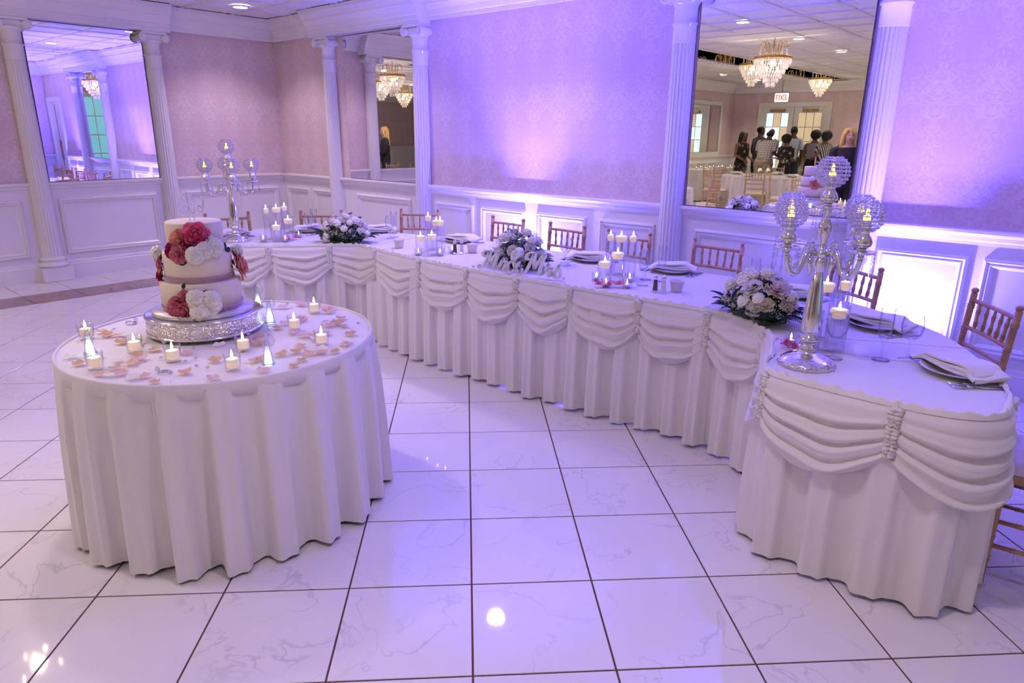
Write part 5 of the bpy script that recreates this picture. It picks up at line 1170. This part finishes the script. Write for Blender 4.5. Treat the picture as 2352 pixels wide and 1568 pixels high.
# ================================================================ GUESTS
def loft(mb, rings, n=20, cap=True):
    vs = []; fs = []
    for (x, y, z, a, b) in rings:
        for i in range(n): q = 2*PI*i/n; vs.append((x+a*math.cos(q), y+b*math.sin(q), z))
    for k in range(len(rings)-1):
        for i in range(n): fs.append((k*n+i, k*n+(i+1) % n, (k+1)*n+(i+1) % n, (k+1)*n+i))
    if cap: fs += [tuple(range(n-1, -1, -1)), tuple(range((len(rings)-1)*n, len(rings)*n))]
    return mb.add(vs, fs, True)
def person(loc, face_a, h, skin, hair, hairmat, top, bottom, label, lean=0, arms='low', sleeve=.5, skirt_=None, broad=1.0):
    """local frame: looks toward -y"""
    t = thing('person', loc, label, 'person', 'guests at the far end of the room', face_a+PI/2); k = h/1.70
    def fin(mb, name, mat, parent=t, remesh=False):
        mb.v = [(x*k, (y-max(0, z-.95)*lean-max(0, z-1.45)*lean*.6)*k, (z-max(0, z-.95)*lean*lean*.45)*k) for x, y, z in mb.v]
        o = mb.build(name, mat, parent)
        if remesh:
            m = o.modifiers.new('skin', 'REMESH'); m.mode = 'VOXEL'; m.voxel_size = .011; m.use_smooth_shade = True; q = o.modifiers.new('soft', 'SMOOTH'); q.iterations = 3
        return o
    B = broad; mb = MB()
    torso = [(0, 0, .86, .13*B, .10), (0, 0, .94, .165*B, .115*B), (0, 0, 1.06, .135*B, .10*B), (0, -.005, 1.24, .16*B, .115*B), (0, 0, 1.38, .175*B, .095), (0, .005, 1.44, .12, .07), (0, .005, 1.50, .055, .055), (0, 0, 1.56, .052, .055)]
    loft(mb, torso); mb.ball((0, -.012, 1.60), (.073, .09, .105), 18, 14); mb.ball((0, -.05, 1.55), (.045, .045, .05), 12, 8)
    mb.ball((0, -.104, 1.588), (.013, .020, .020), 8, 6)
    for s in (-1, 1): mb.ball((s*.075, .0, 1.595), (.012, .022, .032), 8, 6)
    A = {'low': [(.185, 0, 1.39), (.225, .02, 1.13), (.20, -.10, .90)], 'front': [(.185, 0, 1.39), (.215, .0, 1.14), (.10, -.26, 1.10)], 'mixed': [(.185, 0, 1.39), (.225, .0, 1.13), (.16, -.22, 1.02)]}[arms]
    arm_p = {}
    for s in (-1, 1):
        P = [Vector((s*p[0]*(.5+.5*B), p[1], p[2])) for p in A]; arm_p[s] = P
        mb.tube([P[0]+Vector((-s*.05, 0, .01)), P[0], P[0].lerp(P[1], .5), P[1], P[1].lerp(P[2], .5), P[2]], [.055*B, .052*B, .045, .038, .034, .026], 12)
        d = (P[2]-P[1]).normalized(); c = P[2]+d*.045; mb.ball(c, (.026, .026, .045), 10, 8); sd = Vector((s, 0, 0)).cross(d).normalized() if abs(d.x) < .9 else Vector((0, 0, 1))
        for f in range(4):
            o0 = c+sd*(-.024+.016*f)+d*.03; ln = (.055, .066, .062, .048)[f]; mb.tube([o0, o0+d*ln*.55, o0+d*ln+Vector((-s*.014, -.006, 0))], [.0098, .009, .0075], 7)
        o0 = c-sd*.026; mb.tube([o0, o0+d*.02-sd*.022, o0+d*.05-sd*.026], [.011, .010, .008], 7)
        mb.tube([(s*.085*B, 0, .90), (s*.09, -.005, .68), (s*.09, -.012, .48), (s*.09, .004, .28), (s*.09, .012, .08)], [.088*B, .075*B, .055, .050, .038], 14)
        mb.ball((s*.092, -.045, .04), (.042, .115, .038), 12, 8)
    fin(mb, 'body', skin, t, True)
    for s in (-1, 1):
        mb = MB(); mb.ball((s*.03, -.092, 1.615), (.012, .008, .007), 8, 6); fin(mb, 'eye', 'eye')
        mb = MB(); mb.ball((s*.092, -.05, .038), (.047, .125, .042), 12, 8); fin(mb, 'shoe', 'shoe')
    mb = MB(); mb.ball((0, -.092, 1.548), (.022, .008, .006), 8, 6); fin(mb, 'mouth', 'lip')
    # clothes
    mb = MB(); g = .014; loft(mb, [(x, y, z, a+g, b+g) for x, y, z, a, b in torso[1:6]], cap=False)
    for s in (-1, 1):
        P = arm_p[s]; e = P[0].lerp(P[1], min(1, sleeve*2)) if sleeve <= .5 else P[1].lerp(P[2], (sleeve-.5)*2)
        pts = [P[0]+Vector((-s*.06, 0, .012)), P[0], P[0].lerp(P[1], min(.5, sleeve))]+([P[1]] if sleeve > .5 else [])+[e]
        if sleeve > .05: mb.tube(pts, [.062*B, .062*B, .056*B]+([.050] if sleeve > .5 else [])+[.052 if sleeve <= .5 else .042], 12, cap=False)
    fin(mb, 'top', top)
    if skirt_:
        mb = MB(); rr_ = random.Random(h)
        vs = [(0, 0, 1.08, .145*B, .112*B), (0, 0, .95, .185*B, .135*B), (0, 0, .75, .19*B, .15*B), (0, 0, (.75+skirt_)/2, .19*B+.03, .17*B), (0, .01, skirt_, .20*B+.06, .22*B)]
        n = 40; V = []; Fs = []
        for j, (x, y, z, a, b) in enumerate(vs):
            for i in range(n): q = 2*PI*i/n; w = 1+.05*j/4*math.sin(9*q); V.append((x+a*w*math.cos(q), y+b*w*math.sin(q), z))
        for j in range(len(vs)-1):
            for i in range(n): Fs.append((j*n+i, j*n+(i+1) % n, (j+1)*n+(i+1) % n, (j+1)*n+i))
        mb.add(V, Fs, True); fin(mb, 'skirt', bottom)
    else:
        mb = MB()
        for s in (-1, 1): mb.tube([(s*.08*B, 0, 1.0), (s*.088*B, 0, .88), (s*.092, -.005, .68), (s*.092, -.01, .48), (s*.092, .004, .28), (s*.092, .01, .07)], [.09*B, .105*B, .09*B, .075, .07, .066], 14, cap=False)
        loft(mb, [(0, 0, .84, .15*B, .115*B), (0, 0, .93, .178*B, .128*B), (0, 0, 1.03, .15*B, .115*B)], cap=False); fin(mb, 'trousers', bottom)
    mb = MB()
    if hair == 'afro': mb.ball((0, .035, 1.645), (.125, .125, .12), 16, 12, fn=lambda d: 1+.06*noise.noise(Vector(d)*4))
    elif hair == 'short': mb.ball((0, .008, 1.632), (.080, .094, .090), 16, 10)
    elif hair == 'bald': mb.ball((0, .03, 1.59), (.079, .075, .06), 14, 8)
    elif hair == 'long':
        mb.ball((0, .012, 1.628), (.088, .098, .098), 16, 10); loft(mb, [(0, .05, 1.62, .085, .06), (0, .07, 1.45, .095, .05), (0, .085, 1.30, .10, .045), (0, .09, 1.20, .07, .03)])
        for s in (-1, 1): mb.tube([(s*.045, -.07, 1.69), (s*.078, -.045, 1.62), (s*.085, -.01, 1.5), (s*.095, .0, 1.36)], [.018, .024, .028, .018], 8)
    fin(mb, 'hair', hairmat); return t
GUESTS = [((-6.05, -8.75), 20, 1.66, 'skin_brown', 'long', 'hair_black', 'floral_black', 'floral_black', 'woman-length black floral gown, long dark hair, standing by the side table', dict(skirt_=.04, sleeve=.0, arms='mixed')),
          ((-5.75, -9.1), -60, 1.80, 'skin_dark', 'short', 'hair_black', 'dark_check', 'cloth_navy', 'tall person in a dark checked shirt behind the plaid shirt', dict(sleeve=.45)),
          ((-5.30, -8.35), -75, 1.76, 'skin_dark', 'bald', 'hair_black', 'plaid_shirt', 'cloth_khaki', 'person in pale plaid shirt and khaki trousers seen from behind', dict(lean=.22, sleeve=.4, broad=1.3, arms='front')),
          ((-5.05, -9.5), -95, 1.80, 'skin_dark', 'short', 'hair_black', 'cloth_blue', 'cloth_navy', 'person in a light blue shirt near the exit doors', dict(sleeve=.4)),
          ((-4.72, -8.2), -70, 1.58, 'skin_brown', 'afro', 'hair_black', 'floral_white', 'cloth_black', 'short person in a black and cream floral top', dict(sleeve=.4, arms='front')),
          ((-4.35, -9.0), -120, 1.68, 'skin_brown', 'afro', 'hair_black', 'cloth_grey', 'cloth_black', 'person in a sleeveless grey top with full dark hair', dict(sleeve=.05, arms='front', skirt_=.5)),
          ((-3.98, -8.6), -150, 1.66, 'skin_brown', 'afro', 'hair_black', 'striped_dress', 'striped_dress', 'person in a black and white striped dress with full hair', dict(sleeve=.3, arms='front', skirt_=.45)),
          ((-3.72, -9.3), -160, 1.66, 'skin_brown', 'long', 'hair_black', 'cloth_maroon', 'cloth_maroon', 'person in a dark maroon dress behind the striped dress', dict(sleeve=.1, skirt_=.4)),
          ((-1.72, -2.50), 55, 1.70, 'skin_light', 'long', 'hair_blond', 'cloth_black', 'cloth_black', 'long blond haired person in black, seen in the narrow mirror', dict(sleeve=.95, arms='mixed'))]
for (x, y), a, h, sk, hr, hm, tp_, bt_, lab, kw in GUESTS: person((x, y, 0), math.radians(a), h, sk, hr, hm, tp_, bt_, lab.replace('woman-length', 'guest in a'), **kw)
